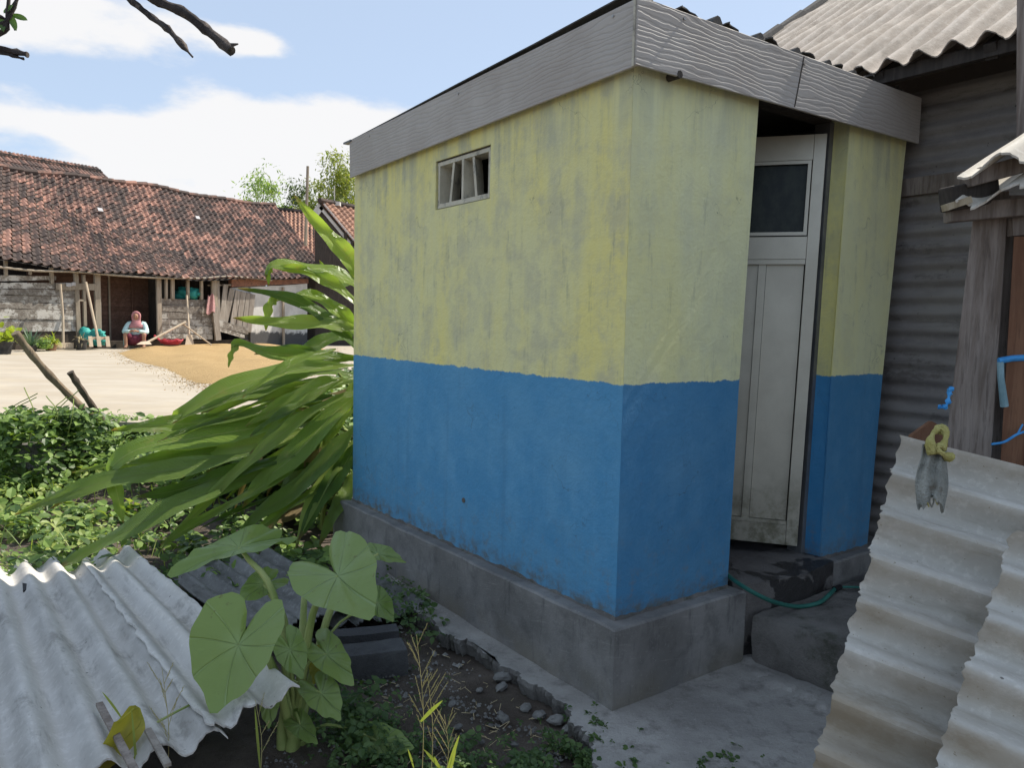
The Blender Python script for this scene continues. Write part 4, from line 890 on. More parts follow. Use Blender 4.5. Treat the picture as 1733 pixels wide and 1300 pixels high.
x0,x1=min(p.x for p in bd),max(p.x for p in bd); y0,y1=min(p.y for p in bd),max(p.y for p in bd); st=.13
nx,ny=int((x1-x0)/st)+3,int((y1-y0)/st)+3
for j in range(ny):
    for i in range(nx):
        x,y=x0+(i-1)*st,y0+(j-1)*st; ins=in_poly(x,y,W_); d=seg_d(x,y,W_)*(1 if ins else -1)
        h=.10*max(0,min(1,(d+.12)/.7))**.8; h*=.75+.6*noise.noise(Vector((x*.8,y*.8,0)))+.14*math.sin(x*5+y*2.2)
        mb.v.append(Vector((x,y,PZ+(h if d>-.12 else -.03)+(.012*noise.noise(Vector((x*6,y*6,2))) if d>0 else 0))))
for j in range(ny-1):
    for i in range(nx-1): k=j*nx+i; mb.f.append((k,k+1,k+nx+1,k+nx))
tag(mb.build('rice_heap',M_rice,smooth='all'),'golden heap of rice grain spread to dry on the concrete','grain heap')
# scattered grain round the heap edge
mb=MB()
for k in range(5000):
    i=rg.randrange(nR); p=cen+(bd[i]-cen)*(1+abs(rg.gauss(0,.09)))+Vector((rg.gauss(0,.12),rg.gauss(0,.12),0)); s=.016
    mb.add([p+Z*.001+Vector((rg.uniform(-s,s),rg.uniform(-s,s),0)),p+Vector((rg.uniform(-s,s),rg.uniform(-s,s),.002)),p+Vector((rg.uniform(-s,s),rg.uniform(-s,s),.012))],[(0,1,2)])
struct('scattered_grain',mb,M_rice,kind='stuff')
# ================================================================ TOOLS, BUNDLES
def P_(x,y,off=.3): return H_(x,y,off)
def tool(name,label,cat,parts):
    t=thing(name,label,cat,parts[0][1][-1].copy())
    for nm,pts,r,m in parts:
        mb=MB()
        if callable(r): r(mb)
        else: mb.tube(pts,r,8)
        mb.build(nm,m,t,smooth=True)
    return t
M_tool=wood('pale_tool_wood',(.50,.40,.29),(.62,.52,.39),(.30,.23,.16),sc=4)
M_straw=simple('straw',(.46,.36,.20),(.60,.50,.30),12)
b0,b1=H_(102,481,.35),H_(107,589,.6)
def board_px(mb,x0,y0,x1,y1,off,th=.03): mb.hexa([H_(x0,y1,off),H_(x1,y1,off),H_(x1,y1,off-th),H_(x0,y1,off-th),H_(x0,y0,off),H_(x1,y0,off),H_(x1,y0,off-th),H_(x0,y0,off-th)])
tool('grain_pusher','wooden grain pusher with a plain board end standing left of the door','tool',[('handle',[b0,b0.lerp(b1,.5)+hd*.03,b1],.032,M_tool),('board',[b1],lambda mb:board_px(mb,93,580,125,589.5,.62),M_tool)])
r0_,r1_=H_(145,477,.2),H_(165,570,.62)
tool('wooden_rake','wooden rake with three broad teeth leaning by the door post','rake',[('handle',[r0_,r1_],.034,M_tool),('rake_head',[r1_],lambda mb:board_px(mb,149,570,180,575,.64),M_tool)]+[('tooth',[r1_],(lambda x:(lambda mb:mb.hexa([H_(x+2,587,.7),H_(x+9,587,.7),H_(x+9,587,.66),H_(x+2,587,.66),H_(x,569,.67),H_(x+7,569,.67),H_(x+7,569,.655),H_(x,569,.655)])))(x),M_tool) for x in (149,163,178)])
s0_,s1_=H_(318,542,.5),H_(320,566,.75)
tool('wood_shovel','wooden shovel with broad pale blade standing behind the grain','shovel',[('handle',[H_(316,500,.3),s1_],.03,M_tool),('blade',[s1_],lambda mb:mb.hexa([H_(313,586,.85),H_(329,586,.85),H_(329,586,.80),H_(313,586,.80),H_(316,567,.78),H_(325,567,.78),H_(325,567,.76),H_(316,567,.76)]),M_tool)])
tool('long_paddle','long grain paddle propped slantwise with flat blade on the ground','paddle',[('handle',[H_(250,579,1.0),H_(314,545,.75)],.035,M_tool),('blade',[H_(250,579,1.0)],lambda mb:mb.hexa([H_(231,583,1.3),H_(257,583,1.3),H_(257,583,1.27),H_(231,583,1.27),H_(239,578,1.1),H_(252,577,1.1),H_(252,577,1.08),H_(239,578,1.08)]),M_tool)])
mb=MB(); mb.tube([H_(311,549,.72),H_(358,584,1.05)],.022,7); tag(mb.build('thin_stick',M_tool),'thin stick sloping down right from the propped paddle','stick')
mb=MB(); mb.tube([H_(284,530,.2),H_(291,577,.75)],.012,6); tag(mb.build('dark_rod',M_post),'thin dark rod standing in the red basket','rod')
M_red=simple('red_plastic',(.50,.05,.07),(.60,.09,.11),9,rough=.5)
bk=thing('red_basket','flat red woven basket on the ground before the low plank wall','basket',H_(289,584,.8))
mb=MB(); c=H_(289,580,.85)
for k in range(3):
    pts=[c+Vector((math.cos(t_*math.tau/18)*(.28+.03*k),math.sin(t_*math.tau/18)*(.2+.02*k),.04*k+.02*math.sin(t_*2.1))) for t_ in range(19)]; mb=MB(); mb.tube(pts,.018,5,jit=.2); mb.build('rim',M_red,bk)
mb=MB(); mb.loft([[c+Vector((math.cos(t_*math.tau/14)*r,math.sin(t_*math.tau/14)*r*.7,z-.06)) for t_ in range(14)] for r,z in ((.2,0),(.26,.06),(.3,.11))]); mb.build('bowl',M_red,bk,smooth=True)
mb=MB(); mb.tube([c+Vector((-.3,0,.05)),c+Vector((-.48,0,.2))],.03,6); mb.build('handle',M_red,bk)
def lump(name,label,cat,c,rx,ry,rz,m,seed,fold=.25,n=28,mk=14,freq=7,kind=None):
    mb=MB(); rings=[]; sd=Vector((seed*3.1,seed*1.7,0))
    for i in range(mk+1):
        ph=-math.pi/2+math.pi*i/mk; rr=max(.03,math.cos(ph)); ring=[]
        for k in range(n):
            th=math.tau*k/n; d=Vector((math.cos(th)*rr,math.sin(th)*rr,math.sin(ph))); f=1+fold*noise.noise(d*2+sd)+fold*.5*noise.noise(d*freq+sd)
            ring.append(Vector(c)+Vector((d.x*rx*f,d.y*ry*f,max(-.6,d.z)*rz*f)))
        rings.append(ring)
    mb.loft(rings); return tag(mb.build(name,m,smooth='all'),label,cat,kind=kind)
M_teal=simple('teal_tarpaulin',(.03,.27,.24),(.06,.38,.33),6,rough=.55,bump=.02,bsc=7)
lump('teal_tarpaulin','crumpled teal tarpaulin bundle on the ground behind the rake','tarpaulin',H_(156,573,.25),.36,.2,.24,M_teal,3,.6)
lump('teal_sack','teal plastic sack bundle on the ledge behind the thin poles','sack',H_(313,499,-.35),.42,.2,.22,M_teal,5,.7)
M_pink=cloth_mat('pink_cloth',(.42,.22,.22),(.55,.33,.31))
def pinkf(u,v):
    return H_(349+17*u*(.6+.4*v)+3*(1-v),499+31*v+3*math.sin(u*7),.17+.04*math.sin(u*9+v*2))
grid_cloth('pink_cloth',pinkf,10,10,M_pink); tag(bpy.data.objects['pink_cloth'],'faded pink cloth hanging over the post of the low plank wall','cloth')
def palef(u,v): return H_(112+16*u,478.5+6*v+math.sin(u*6),.10+.02*math.sin(u*11))
grid_cloth('pale_cloth',palef,8,6,M_palec); tag(bpy.data.objects['pale_cloth'],'small pale cloth lying over the left horizontal board','cloth')
# ================================================================ WOMAN seated on the door sill
M_skin=simple('skin',(.36,.19,.12),(.42,.23,.15),8,rough=.6,bump=0); M_shirt=cloth_mat('mint_blouse',(.50,.68,.66),(.60,.76,.74)); M_scarf=cloth_mat('dusty_pink_scarf',(.46,.20,.21),(.55,.27,.27)); M_skirt=cloth_mat('maroon_skirt',(.16,.035,.06),(.22,.06,.09)); M_hair=M_black
fo=H_(232,581,.35); Dp=(fo-CAM).dot(FW); sc=Dp/FPX; KS=1.17  # metres per photo pixel
bx=hd*.35+Vector((1,0,0))*.75; bx.z=0; bx.normalize(); fwd=Vector((bx.y,-bx.x,0)); 
org=Vector((fo.x,fo.y,PZ))
def W3(x,y,z): return org+(bx*x+fwd*y+Z*z)*KS
person=thing('person','woman in pink headscarf and mint blouse sitting with forearms on her knees in the doorway','person',org)
def skinbody():
    V=[];Ed=[];Rr=[]
    def v(p,r): V.append(W3(*p)); Rr.append(r); return len(V)-1
    pel=v((0,-.02,.24),.12); sp=v((0,-.03,.40),.11); ch=v((0,.03,.56),.125); nk=v((0,.06,.67),.05); hd_=v((0,.085,.735),.075); hh=v((0,.09,.80),.082); ht=v((0,.085,.865),.055)
    Ed+= [(pel,sp),(sp,ch),(ch,nk),(nk,hd_),(hd_,hh),(hh,ht)]
    for sgn in (-1,1):
        hip=v((sgn*.10,.02,.21),.09); kn=v((sgn*.21,.34,.38),.06); an=v((sgn*.19,.31,.06),.038); he=v((sgn*.19,.29,.035),.035); to=v((sgn*.21,.44,.022),.025)
        Ed+= [(pel,hip),(hip,kn),(kn,an),(an,he),(an,to)]
        sh=v((sgn*.155,.03,.60),.052); el=v((sgn*.235,.20,.41),.038); wr=v((sgn*.07,.40,.43),.026); ha=v((sgn*.03,.42,.44),.026)
        Ed+= [(ch,sh),(sh,el),(el,wr),(wr,ha)]
        for k in range(4):
            f1=v((sgn*(.012-.002*k),.445+.004*k,.452-.012*k),.0085); f2=v((sgn*-.01,.462,.448-.012*k),.007); Ed+=[(ha,f1),(f1,f2)]
        th=v((sgn*.03,.43,.468),.009); Ed+=[(ha,th)]
    me=bpy.data.meshes.new('body'); me.from_pydata([tuple(p-org) for p in V],Ed,[]); me.materials.append(M_skin)
    o=bpy.data.objects.new('body',me); S.collection.objects.link(o); o.parent=person
    m=o.modifiers.new('skin','SKIN'); m.use_smooth_shade=True
    for i,r in enumerate(Rr): me.skin_vertices[0].data[i].radius=(r,r)
    me.skin_vertices[0].data[0].use_root=True
    s=o.modifiers.new('sub','SUBSURF'); s.levels=2; s.render_levels=2; return o
body=skinbody()
def ell(c,rx,ry,n=16,f=None): return [W3(c[0]+math.cos(math.tau*k/n)*rx*(f(k) if f else 1),c[1]+math.sin(math.tau*k/n)*ry*(f(k) if f else 1),c[2]) for k in range(n)]
mb=MB(); mb.loft([ell((0,-.04,.10),.21,.17),ell((0,-.03,.25),.185,.16),ell((0,-.03,.40),.165,.145),ell((0,.02,.53),.185,.15),ell((0,.035,.61),.17,.115),ell((0,.05,.665),.07,.07)])
for sgn in (-1,1):
    mb.tube(cat_rom([W3(sgn*.12,.03,.60),W3(sgn*.175,.04,.59),W3(sgn*.245,.20,.41),W3(sgn*.17,.31,.415),W3(sgn*.10,.375,.428)],10),[.075,.075,.072,.07,.068,.066,.06,.056,.052,.046,.042],12)
mb.loft([[W3(-.27+.03*math.cos(t_),-.0+.12*math.sin(t_),z_) for t_ in [math.tau*k/12 for k in range(12)]] for z_ in (.05,.2,.36)])
tag(mb.build('blouse',M_shirt,person,smooth='all'))
mb=MB()
mb.loft([ell((0,.0,.08),.20,.14),ell((0,.06,.17),.22,.18),ell((0,.07,.28),.20,.18),ell((0,0,.34),.17,.15)])
for sgn in (-1,1): mb.tube([W3(sgn*.09,.04,.22),W3(sgn*.16,.22,.31),W3(sgn*.20,.31,.355)],[.11,.095,.08],12)
mb.build('skirt',M_skirt,person,smooth='all')
# headscarf: hood round the face, falls over chest
mb=MB(); rings=[]
def fs(k,n=20): return 1
for z_,rx,ry,cy in ((.50,.15,.06,.13),(.56,.16,.10,.09),(.62,.13,.105,.06),(.67,.095,.095,.055),(.72,.098,.10,.06),(.79,.108,.112,.065),(.85,.098,.105,.062),(.89,.068,.075,.06),(.915,.025,.03,.06)):
    ring=[]
    for k in range(24):
        th=math.tau*k/24; x=math.cos(th)*rx; y=cy+math.sin(th)*ry
        if .70<z_<.87 and math.sin(th)>.55: y=cy+.045   # open at the face
        ring.append(W3(x,y,z_))
    rings.append(ring)
mb.loft(rings); mb.build('headscarf',M_scarf,person,smooth='all')
mb=MB(); c=W3(0,.125,.785)
mb.loft([[c+bx*(math.cos(math.tau*k/16)*.062*r)+Z*(math.sin(math.tau*k/16)*.075*r)+fwd*d for k in range(16)] for r,d in ((1,-.01),(1,.02),(.8,.045),(.4,.058),(.1,.062))]); mb.build('face',M_skin,person,smooth='all')
for sgn in (-1,1): mb=MB(); e=c+bx*sgn*.024+Z*.012+fwd*.054; mb.box(e,(.009,.004,.004),(bx,fwd,Z)); mb.build('eye',M_black,person)
mb=MB(); mb.tube([c+Z*.012+fwd*.05,c-Z*.012+fwd*.074,c-Z*.016+fwd*.055],[.006,.010,.007],8); mb.build('nose',M_skin,person)
mb=MB(); mb.box(c-Z*.036+fwd*.050,(.017,.004,.003),(bx,fwd,Z)); mb.build('mouth',M_scarf,person)
mb=MB(); mb.box(org-fwd*.1+Z*.055,(.2,.15,.05),(bx,fwd,Z)); tag(mb.build('low_stool',M_post),'low wooden stool under the seated woman','stool')
# ================================================================ BACKGROUND TREES
M_tr1=leafmat('bamboo_leaves',(.15,.20,.04),(.28,.30,.08),.35); M_tr2=leafmat('dark_tree_leaves',(.05,.085,.03),(.10,.14,.045),.25); M_tr3=leafmat('pale_bamboo_leaves',(.17,.27,.09),(.27,.36,.13),.4)
M_culm=simple('green_culm',(.22,.30,.10),(.30,.34,.14),3)
def far_tree(name,label,px,pytop,pybot,w,Y,m,nculm,nleaf,seed,grp=None,lean=.2,dens=1.):
    rg=random.Random(seed); base=at_y(px,pybot,Y); base.z=0; top=at_y(px,pytop,Y).z; W2=w/FPX*Y/2
    t=thing(name,label,'tree',base,grp); lv=MB(); pts=[]
    for k in range(nculm):
        f=(k+.5)/nculm*2-1; bx_=rg.uniform(-.5,.5)*W2*.6; hh=top*(1-.28*abs(f)**1.5)*rg.uniform(.82,1.02)
        p=[base+Vector((bx_,rg.uniform(-1,1),0)),base+Vector((bx_+f*W2*.35,rg.uniform(-1,1),hh*.6)),base+Vector((bx_*.4+f*W2*.8,rg.uniform(-1.5,1.5),hh*.93)),base+Vector((bx_*.3+f*W2*1.0+rg.choice((-1,1))*W2*lean,rg.uniform(-1.5,1.5),hh*rg.uniform(.9,1.0)))]
        c=cat_rom(p,14); mb=MB(); mb.tube(c,[.06*(1-i/16) for i in range(15)],5); mb.build('culm',M_culm,t); pts.append(c)
    for k in range(nleaf):
        c=rg.choice(pts); i=int((rg.random()**.6)*14); q=c[i]+Vector((0,0,0)); cl=Vector((rg.gauss(0,1),rg.gauss(0,1),rg.gauss(0,.8)))
        cl=cl*(.32+.35*(1-i/14)); 
        key=Vector((round((q.x+cl.x)*1.1),round((q.y)*1),round((q.z+cl.z)*1.1)))
        if noise.noise(key*.9+Vector((seed,0,0)))<-.12/dens: continue
        q=q+cl; d=Vector((rg.uniform(-1,1),rg.uniform(-1,1),rg.uniform(-1.2,.3))).normalized(); s=d.cross(Vector((rg.uniform(-1,1),rg.uniform(-1,1),1))).normalized(); L=rg.uniform(.16,.34); w_=L*.15
        lv.add([q,q+d*L*.5+s*w_,q+d*L,q+d*L*.5-s*w_],[(0,1,2,3)])
    tag(lv.build('foliage',m,t),kind='stuff')
far_tree('bamboo_clump','pale thin bamboo clump rising behind the right end of the old house roof',452,272,400,75,46,M_tr3,7,5200,1,None,.25)
far_tree('bamboo_clump','yellow green bamboo clump behind the white edged gable house',565,262,400,130,44,M_tr1,15,17000,2,None,.2,1.6)
far_tree('leafy_tree','darker leafy tree behind the tall bare pole',505,300,400,70,50,M_tr2,9,11000,3,None,.1,1.6)
far_tree('leafy_tree','dark dense tree low behind the gable roof ridge',590,318,400,120,52,M_tr2,10,13000,4,None,.1,2)
# ================================================================ PLANTS BY THE OLD HOUSE
M_lf_y=leafmat('yellow_green_leaves',(.24,.32,.04),(.36,.40,.07),.35); M_lf_a=leafmat('agave_leaves',(.12,.20,.13),(.20,.27,.18),.1); M_pot=simple('dark_pot',(.03,.03,.03),(.07,.065,.06),8,rough=.6); M_potr=simple('clay_pot',(.25,.14,.09),(.32,.19,.12),8)
def simple_blade(mb,p,d,L,w,droop,up=Z,n=5):
    d=d.normalized(); s=d.cross(up).normalized()
    if s.length<.1: s=Vector((1,0,0))
    o=len(mb.v)
    for i in range(n+1):
        t=i/n; q=p+d*L*t-Z*droop*t*t; ww=w*(math.sin(math.pi*min(1,.12+t*.88))**.7)*(1 if t<1 else .02)
        mb.v+=[q-s*ww/2,q-Z*ww*.12,q+s*ww/2]
    for i in range(n):
        for k in (0,1): A=o+i*3+k; mb.f.append((A,A+1,A+4,A+3))
def potplant(name,label,px,py,off,r,h,n,m,L,w,pot,seed,droop=.1,bush=0):
    rg=random.Random(seed); base=H_(px,py,off); base.z=PZ; t=thing(name,label,'potted plant' if pot else 'plant',base)
    if pot: 
        mb=MB(); mb.loft([[base+Vector((math.cos(math.tau*k/14)*rr,math.sin(math.tau*k/14)*rr,z)) for k in range(14)] for rr,z in ((r*.7,0),(r,h),(r*1.1,h),(r*1.1,h+.03),(r*.9,h+.03),(r*.85,h-.02))]); mb.build('pot',pot,t,smooth=True)
    lf=MB()
    for k in range(n):
        az=rg.uniform(0,math.tau); el=rg.uniform(.2,1.4); d=Vector((math.cos(az)*math.cos(el),math.sin(az)*math.cos(el),math.sin(el)))
        p=base+Z*h+(Vector((rg.gauss(0,1),rg.gauss(0,1),abs(rg.gauss(0,1))))*bush)
        simple_blade(lf,p,d,L*rg.uniform(.6,1.1),w,droop*rg.uniform(.4,1.4))
    tag(lf.build('leaves',m,t),kind='stuff')
potplant('agave_plant','spiky blue green agave in front of the plank wall',52,587,.9,.16,.12,60,M_lf_a,.55,.045,M_pot,1,.12)
potplant('leafy_shrub','bright yellow green shrub in a dark pot at the left edge',8,598,2.0,.17,.26,110,M_lf_y,.22,.10,M_pot,2,.05,.16)
potplant('fern_plant','yellow green ferny plant in a clay pot beside the grain pusher',86,588,.7,.16,.15,110,M_lf_y,.36,.035,M_potr,3,.16,.05)
potplant('flowering_weed','pale leafy upright weed between the agave and the ferny plant',72,588,.95,.1,.05,90,M_tr3,.13,.06,None,4,.03,.11)
potplant('dry_potted_plant','small dry plant in a dark bucket beside the rake',137,586,.7,.16,.24,50,M_straw,.3,.02,M_pot,5,.2,.03)
# ================================================================ STICKS ON THE BANK
def stick(name,label,pts,r,m,seed,n=9):
    rg=random.Random(seed); mb=MB(); c=cat_rom(pts,14); mb.tube(c,[rr*(1+.12*math.sin(i*1.9+seed)) for i,rr in enumerate([r]*15)],n,jit=.05); return tag(mb.build(name,m,smooth=True),label,'stick')
M_stick=wood('bark_stick',(.20,.15,.10),(.32,.25,.17),(.09,.065,.045),sc=3)
M_stickd=wood('dark_bark_stick',(.085,.065,.048),(.15,.12,.09),(.04,.03,.024),sc=3)
stick('slanting_stick','thick brown stick with cut end slanting up left over the drying floor',[at_y(26,563,6.1),at_y(62,610,6.25),at_y(110,662,6.4),at_y(168,716,6.6)],.031,M_stick,1)
stick('slanting_stick','shorter dark stick stuck in the bank right of the longer brown one',[at_y(119,630,6.3),at_y(142,666,6.4),at_y(180,722,6.6)],.027,M_stickd,2)
# ================================================================ DEAD BRANCHES overhead
M_bark=simple('dark_bark',(.03,.024,.022),(.075,.062,.055),9,bump=.015,bsc=25,c3=(.15,.12,.10),sc3=12)
br=thing('dead_branches','two bare dark broken branches hanging in from the top left','branch',at_y(250,-60,4.2))
mb=MB(); P=cat_rom([at_y(120,-95,4.4),at_y(200,-20,4.25),at_y(248,22,4.2),at_y(285,50,4.15),at_y(326,96,4.1)],22); mb.tube(P,[.017+.004*math.sin(i*1.7) if i<21 else .006 for i in range(23)],9,jit=.18); mb.build('branch',M_bark,br,smooth=True)
mb=MB(); P=cat_rom([at_y(130,-110,4.4),at_y(250,-10,4.2),at_y(310,20,4.15),at_y(352,52,4.1),at_y(392,86,4.05)],22); mb.tube(P,[.026+.003*math.sin(i*1.3) for i in range(23)],10,jit=.14); mb.tube([at_y(384,78,4.06),at_y(403,74,4.04)],[.017,.004],6,jit=.2); mb.build('branch',M_bark,br,smooth=True)
lb=thing('dead_bough','stubby dark broken bough with a few green leaves at the left edge','branch',at_y(-80,40,3.6))
for pts,r in (([(-90,60),(-20,80),(20,86),(47,92)],.018),([(-60,70),(0,88),(40,99)],.010),([(-60,50),(5,40),(20,20),(35,-20)],.012),([(-70,30),(0,55),(12,30),(15,-15)],.014),([(-20,20),(12,33),(26,50)],.007)):
    mb=MB(); P=cat_rom([at_y(x,y,3.6) for x,y in pts],12); mb.tube(P,[r*(1.2-.6*i/12)*(1+.2*math.sin(i*2.2)) for i in range(13)],8,jit=.22); mb.build('branch',M_bark,lb,smooth=True)
M_leafg=leafmat('small_green_leaf',(.06,.12,.03),(.10,.18,.04),.35)
for x,y,dx,dy in ((22,24,25,8),(18,26,10,24),(6,20,16,-14),(2,30,4,22)):
    mb=MB(); p=at_y(x,y,3.6); simple_blade(mb,p,at_y(x+dx,y+dy,3.58)-p,(at_y(x+dx,y+dy,3.58)-p).length,.03,.005,up=FW*-1+Z*.3); mb.build('leaf',M_leafg,lb)
# ================================================================ LONG LEAVED CLUMP
M_gin=[leafmat('long_leaf_green',(.25,.38,.07),(.38,.50,.13),.40,.24,pleat=1,spec=.8,yellow=(.40,.42,.12),midrib=(.42,.48,.18),isl=False),leafmat('long_leaf_dark',(.11,.20,.04),(.22,.33,.08),.34,.26,pleat=1,spec=.7,midrib=(.22,.28,.10),isl=False)]
M_gstem=simple('leaf_stem',(.17,.24,.05),(.24,.28,.08),6,rough=.5)
M_dry=leafmat('dry_leaf',(.26,.19,.09),(.38,.29,.15),.2,.8,pleat=1,midrib=(.4,.32,.18),isl=False)
clump=thing('long_leaved_plant','big clump of long pleated green leaves leaning out from behind the toilet block','plant',Vector((-1.25,5.1,0)))
def blade(P,width,m,parent,fold=.35,roll=0,n=22,wave=.015,seed=0,upv=None,base=.15,skew=.0):
    c=cat_rom(P,n); mb=MB(); uv=[]; rg=random.Random(seed); ph=rg.uniform(0,6); prev=None
    for i,q in enumerate(c):
        t=i/n; tg=(c[min(i+1,n)]-c[max(i-1,0)]).normalized()
        up=(upv or (Z*.6-FW*.8)); up=(up-tg*up.dot(tg)).normalized()
        an=roll*(t-.3); s=tg.cross(up).normalized(); s,up=(s*math.cos(an)+up*math.sin(an)),(up*math.cos(an)-s*math.sin(an))
        w=width*.5*(min(1,(base+t*3.0))*(1-t**2.6)**.8 if t<1 else .01)
        w=max(w,.002)
        for k in range(7):
            x=(k-3)/3; z=abs(x)*fold*w*(1-.35*abs(x)); z+=wave*math.sin(t*17+ph+x*2)*abs(x)*min(1,w/.03)
            mb.v.append(q+s*(x*w*math.cos(fold*.5))+up*(z+ .004*math.sin(abs(x)*9))); uv.append(((k)/6,t))
    for i in range(n):
        for k in range(6): A=i*7+k; mb.f.append((A,A+1,A+8,A+7))
    return mb.build('leaf',m,parent,smooth='all',uvs=uv)
Q=lambda *p:[at_y(x,y,Y) for x,y,Y in p]
LV=[ # photo outline points (x, y, depth), width m, material, fold, roll
 (Q((612,480,5.3),(585,432,5.25),(548,392,5.2),(497,329,5.1)),.135,0,.5,.4),
 (Q((612,492,5.4),(580,470,5.3),(520,455,5.2),(462,450,5.1),(450,470,5.05)),.13,0,.3,-.5),
 (Q((612,520,5.2),(560,480,5.2),(510,458,5.15),(455,452,5.1)),.10,0,.5,.6),
 (Q((612,600,5.2),(560,545,5.15),(490,505,5.1),(402,488,5.0)),.105,1,.35,.5),
 (Q((612,575,5.3),(575,530,5.25),(520,500,5.2),(458,512,5.1)),.12,0,.4,-.6),
 (Q((612,560,5.1),(550,548,5.1),(470,546,5.0),(394,538,4.9)),.115,0,.3,.7),
 (Q((612,606,5.2),(540,606,5.1),(460,598,5.0),(405,582,4.95),(393,590,4.9)),.11,0,.3,-.5),
 (Q((405,583,4.95),(397,592,4.9),(391,606,4.9),(387,622,4.9)),.05,0,.6,.2),
 (Q((462,452,5.1),(455,464,5.08),(455,484,5.08)),.04,0,.4,0),
 (Q((470,505,5.1),(456,520,5.08),(450,560,5.08)),.075,0,.4,0),
 (Q((612,612,5.3),(540,600,5.2),(470,592,5.2),(430,600,5.1)),.09,1,.4,.4),
 (Q((612,618,5.0),(500,628,4.9),(400,652,4.75),(318,694,4.6),(290,708,4.6)),.15,0,.35,.6),
 (Q((600,648,5.1),(510,655,5.0),(430,672,4.9),(340,700,4.8)),.11,1,.4,-.3),
 (Q((585,700,5.0),(450,706,4.8),(330,716,4.6),(250,722,4.5),(188,729,4.5)),.13,0,.35,.5),
 (Q((560,690,4.9),(450,720,4.7),(330,742,4.5),(235,760,4.4),(186,796,4.35),(192,830,4.35)),.17,0,.3,-.5),
 (Q((188,790,4.35),(196,825,4.33),(203,855,4.32),(209,886,4.32)),.085,0,.5,0),
 (Q((560,718,4.8),(480,742,4.7),(400,757,4.6),(300,775,4.5),(180,806,4.35),(85,862,4.2)),.15,0,.35,.4),
 (Q((420,760,4.7),(330,770,4.5),(230,782,4.4),(122,800,4.4)),.08,0,.4,-.6),
 (Q((460,760,4.6),(330,790,4.4),(200,810,4.3),(110,838,4.2),(25,872,4.2)),.13,1,.35,.5),
 (Q((470,790,4.6),(360,830,4.4),(250,880,4.2),(160,930,4.1),(90,965,4.05)),.14,1,.3,-.5),
 (Q((500,770,4.6),(400,800,4.5),(300,830,4.4),(230,842,4.3)),.11,1,.4,.6),
 (Q((604,640,4.9),(540,655,4.8),(470,690,4.7),(415,722,4.6)),.12,0,.3,.5),
 (Q((604,660,4.9),(540,690,4.75),(470,740,4.6),(400,800,4.45),(340,860,4.35),(270,925,4.2)),.095,0,.4,.3),
 (Q((604,690,4.9),(540,745,4.7),(480,800,4.55),(400,850,4.4),(300,905,4.25),(270,935,4.2)),.085,0,.4,-.3),
 (Q((604,668,4.95),(560,705,4.8),(500,770,4.6),(445,815,4.5),(410,860,4.45)),.16,0,.3,.4),
 (Q((604,720,4.9),(570,760,4.8),(500,830,4.6),(440,870,4.5),(395,920,4.4)),.13,1,.4,.4),
 (Q((604,750,4.9),(575,800,4.8),(540,850,4.65),(505,915,4.5)),.13,1,.3,.3),
 (Q((604,790,4.95),(590,830,4.85),(565,870,4.7),(540,925,4.6)),.11,1,.3,.3),
 (Q((604,740,5.0),(588,770,4.9),(560,800,4.8),(520,870,4.6),(500,935,4.5)),.12,0,.3,-.4),
 (Q((604,640,5.1),(590,680,5.0),(560,735,4.9),(540,765,4.8)),.10,0,.4,.3),
 (Q((612,560,5.5),(570,570,5.4),(520,590,5.3),(480,615,5.2)),.12,1,.3,.3),
 (Q((612,640,5.6),(540,625,5.5),(480,630,5.4),(420,650,5.3)),.11,1,.3,.3),
 (Q((610,680,5.3),(540,700,5.2),(480,725,5.0),(410,760,4.9),(350,800,4.8)),.14,1,.3,.2),
 (Q((612,430,5.6),(590,480,5.5),(560,470,5.4),(540,440,5.3)),.08,1,.3,.2),
]
for k,(P,w,mi,fo_,ro) in enumerate(LV): blade(P,w*1.06,M_gin[mi],clump,fo_,ro,seed=k,n=20)
rg=random.Random(17)
for k in range(7):
    x0=rg.uniform(560,612); y0=rg.uniform(600,860); an=rg.uniform(2.55,3.05) if k%3 else rg.uniform(2.0,2.6); L=rg.uniform(130,290); Y0=rg.uniform(4.95,5.4)
    P=[]
    for j in range(5):
        f=j/4; P.append(at_y(x0+math.cos(an)*L*f,y0+math.sin(an)*L*f*(.55+.45*f)+20*math.sin(f*3)-14*f,Y0-.55*f))
    if P[-1].z<.05: continue
    blade(P,rg.uniform(.09,.16),M_gin[1 if k%4 else 0] if k%4 else M_dry,clump,.35,rg.uniform(-.6,.6),seed=100+k,n=14)
for k in range(16):
    y=rg.uniform(620,850); root=Vector((-1.2+rg.uniform(-.25,.3),5.25+rg.uniform(-.15,.3),-.02)); e=at_y(rg.uniform(480,600),y,rg.uniform(4.9,5.2)); mid=(root+e)/2+Vector((.12,.1,.15)); mb=MB(); mb.tube(cat_rom([root,mid,e],10),[.017-.0008*i for i in range(11)],7); mb.build('stem',M_gstem,clump,smooth=True)
for k in range(14):
    x0=rg.uniform(440,600); y0=rg.uniform(700,860); Y0=rg.uniform(4.9,5.2); dx=-rg.uniform(15,70); dy=rg.uniform(40,90)
    blade([at_y(x0,y0,Y0),at_y(x0+dx*.5,y0+dy*.3,Y0-.1),at_y(x0+dx,y0+dy,Y0-.15)],rg.uniform(.05,.1),M_dry,clump,.8,rg.uniform(-1,1),seed=300+k,n=10)
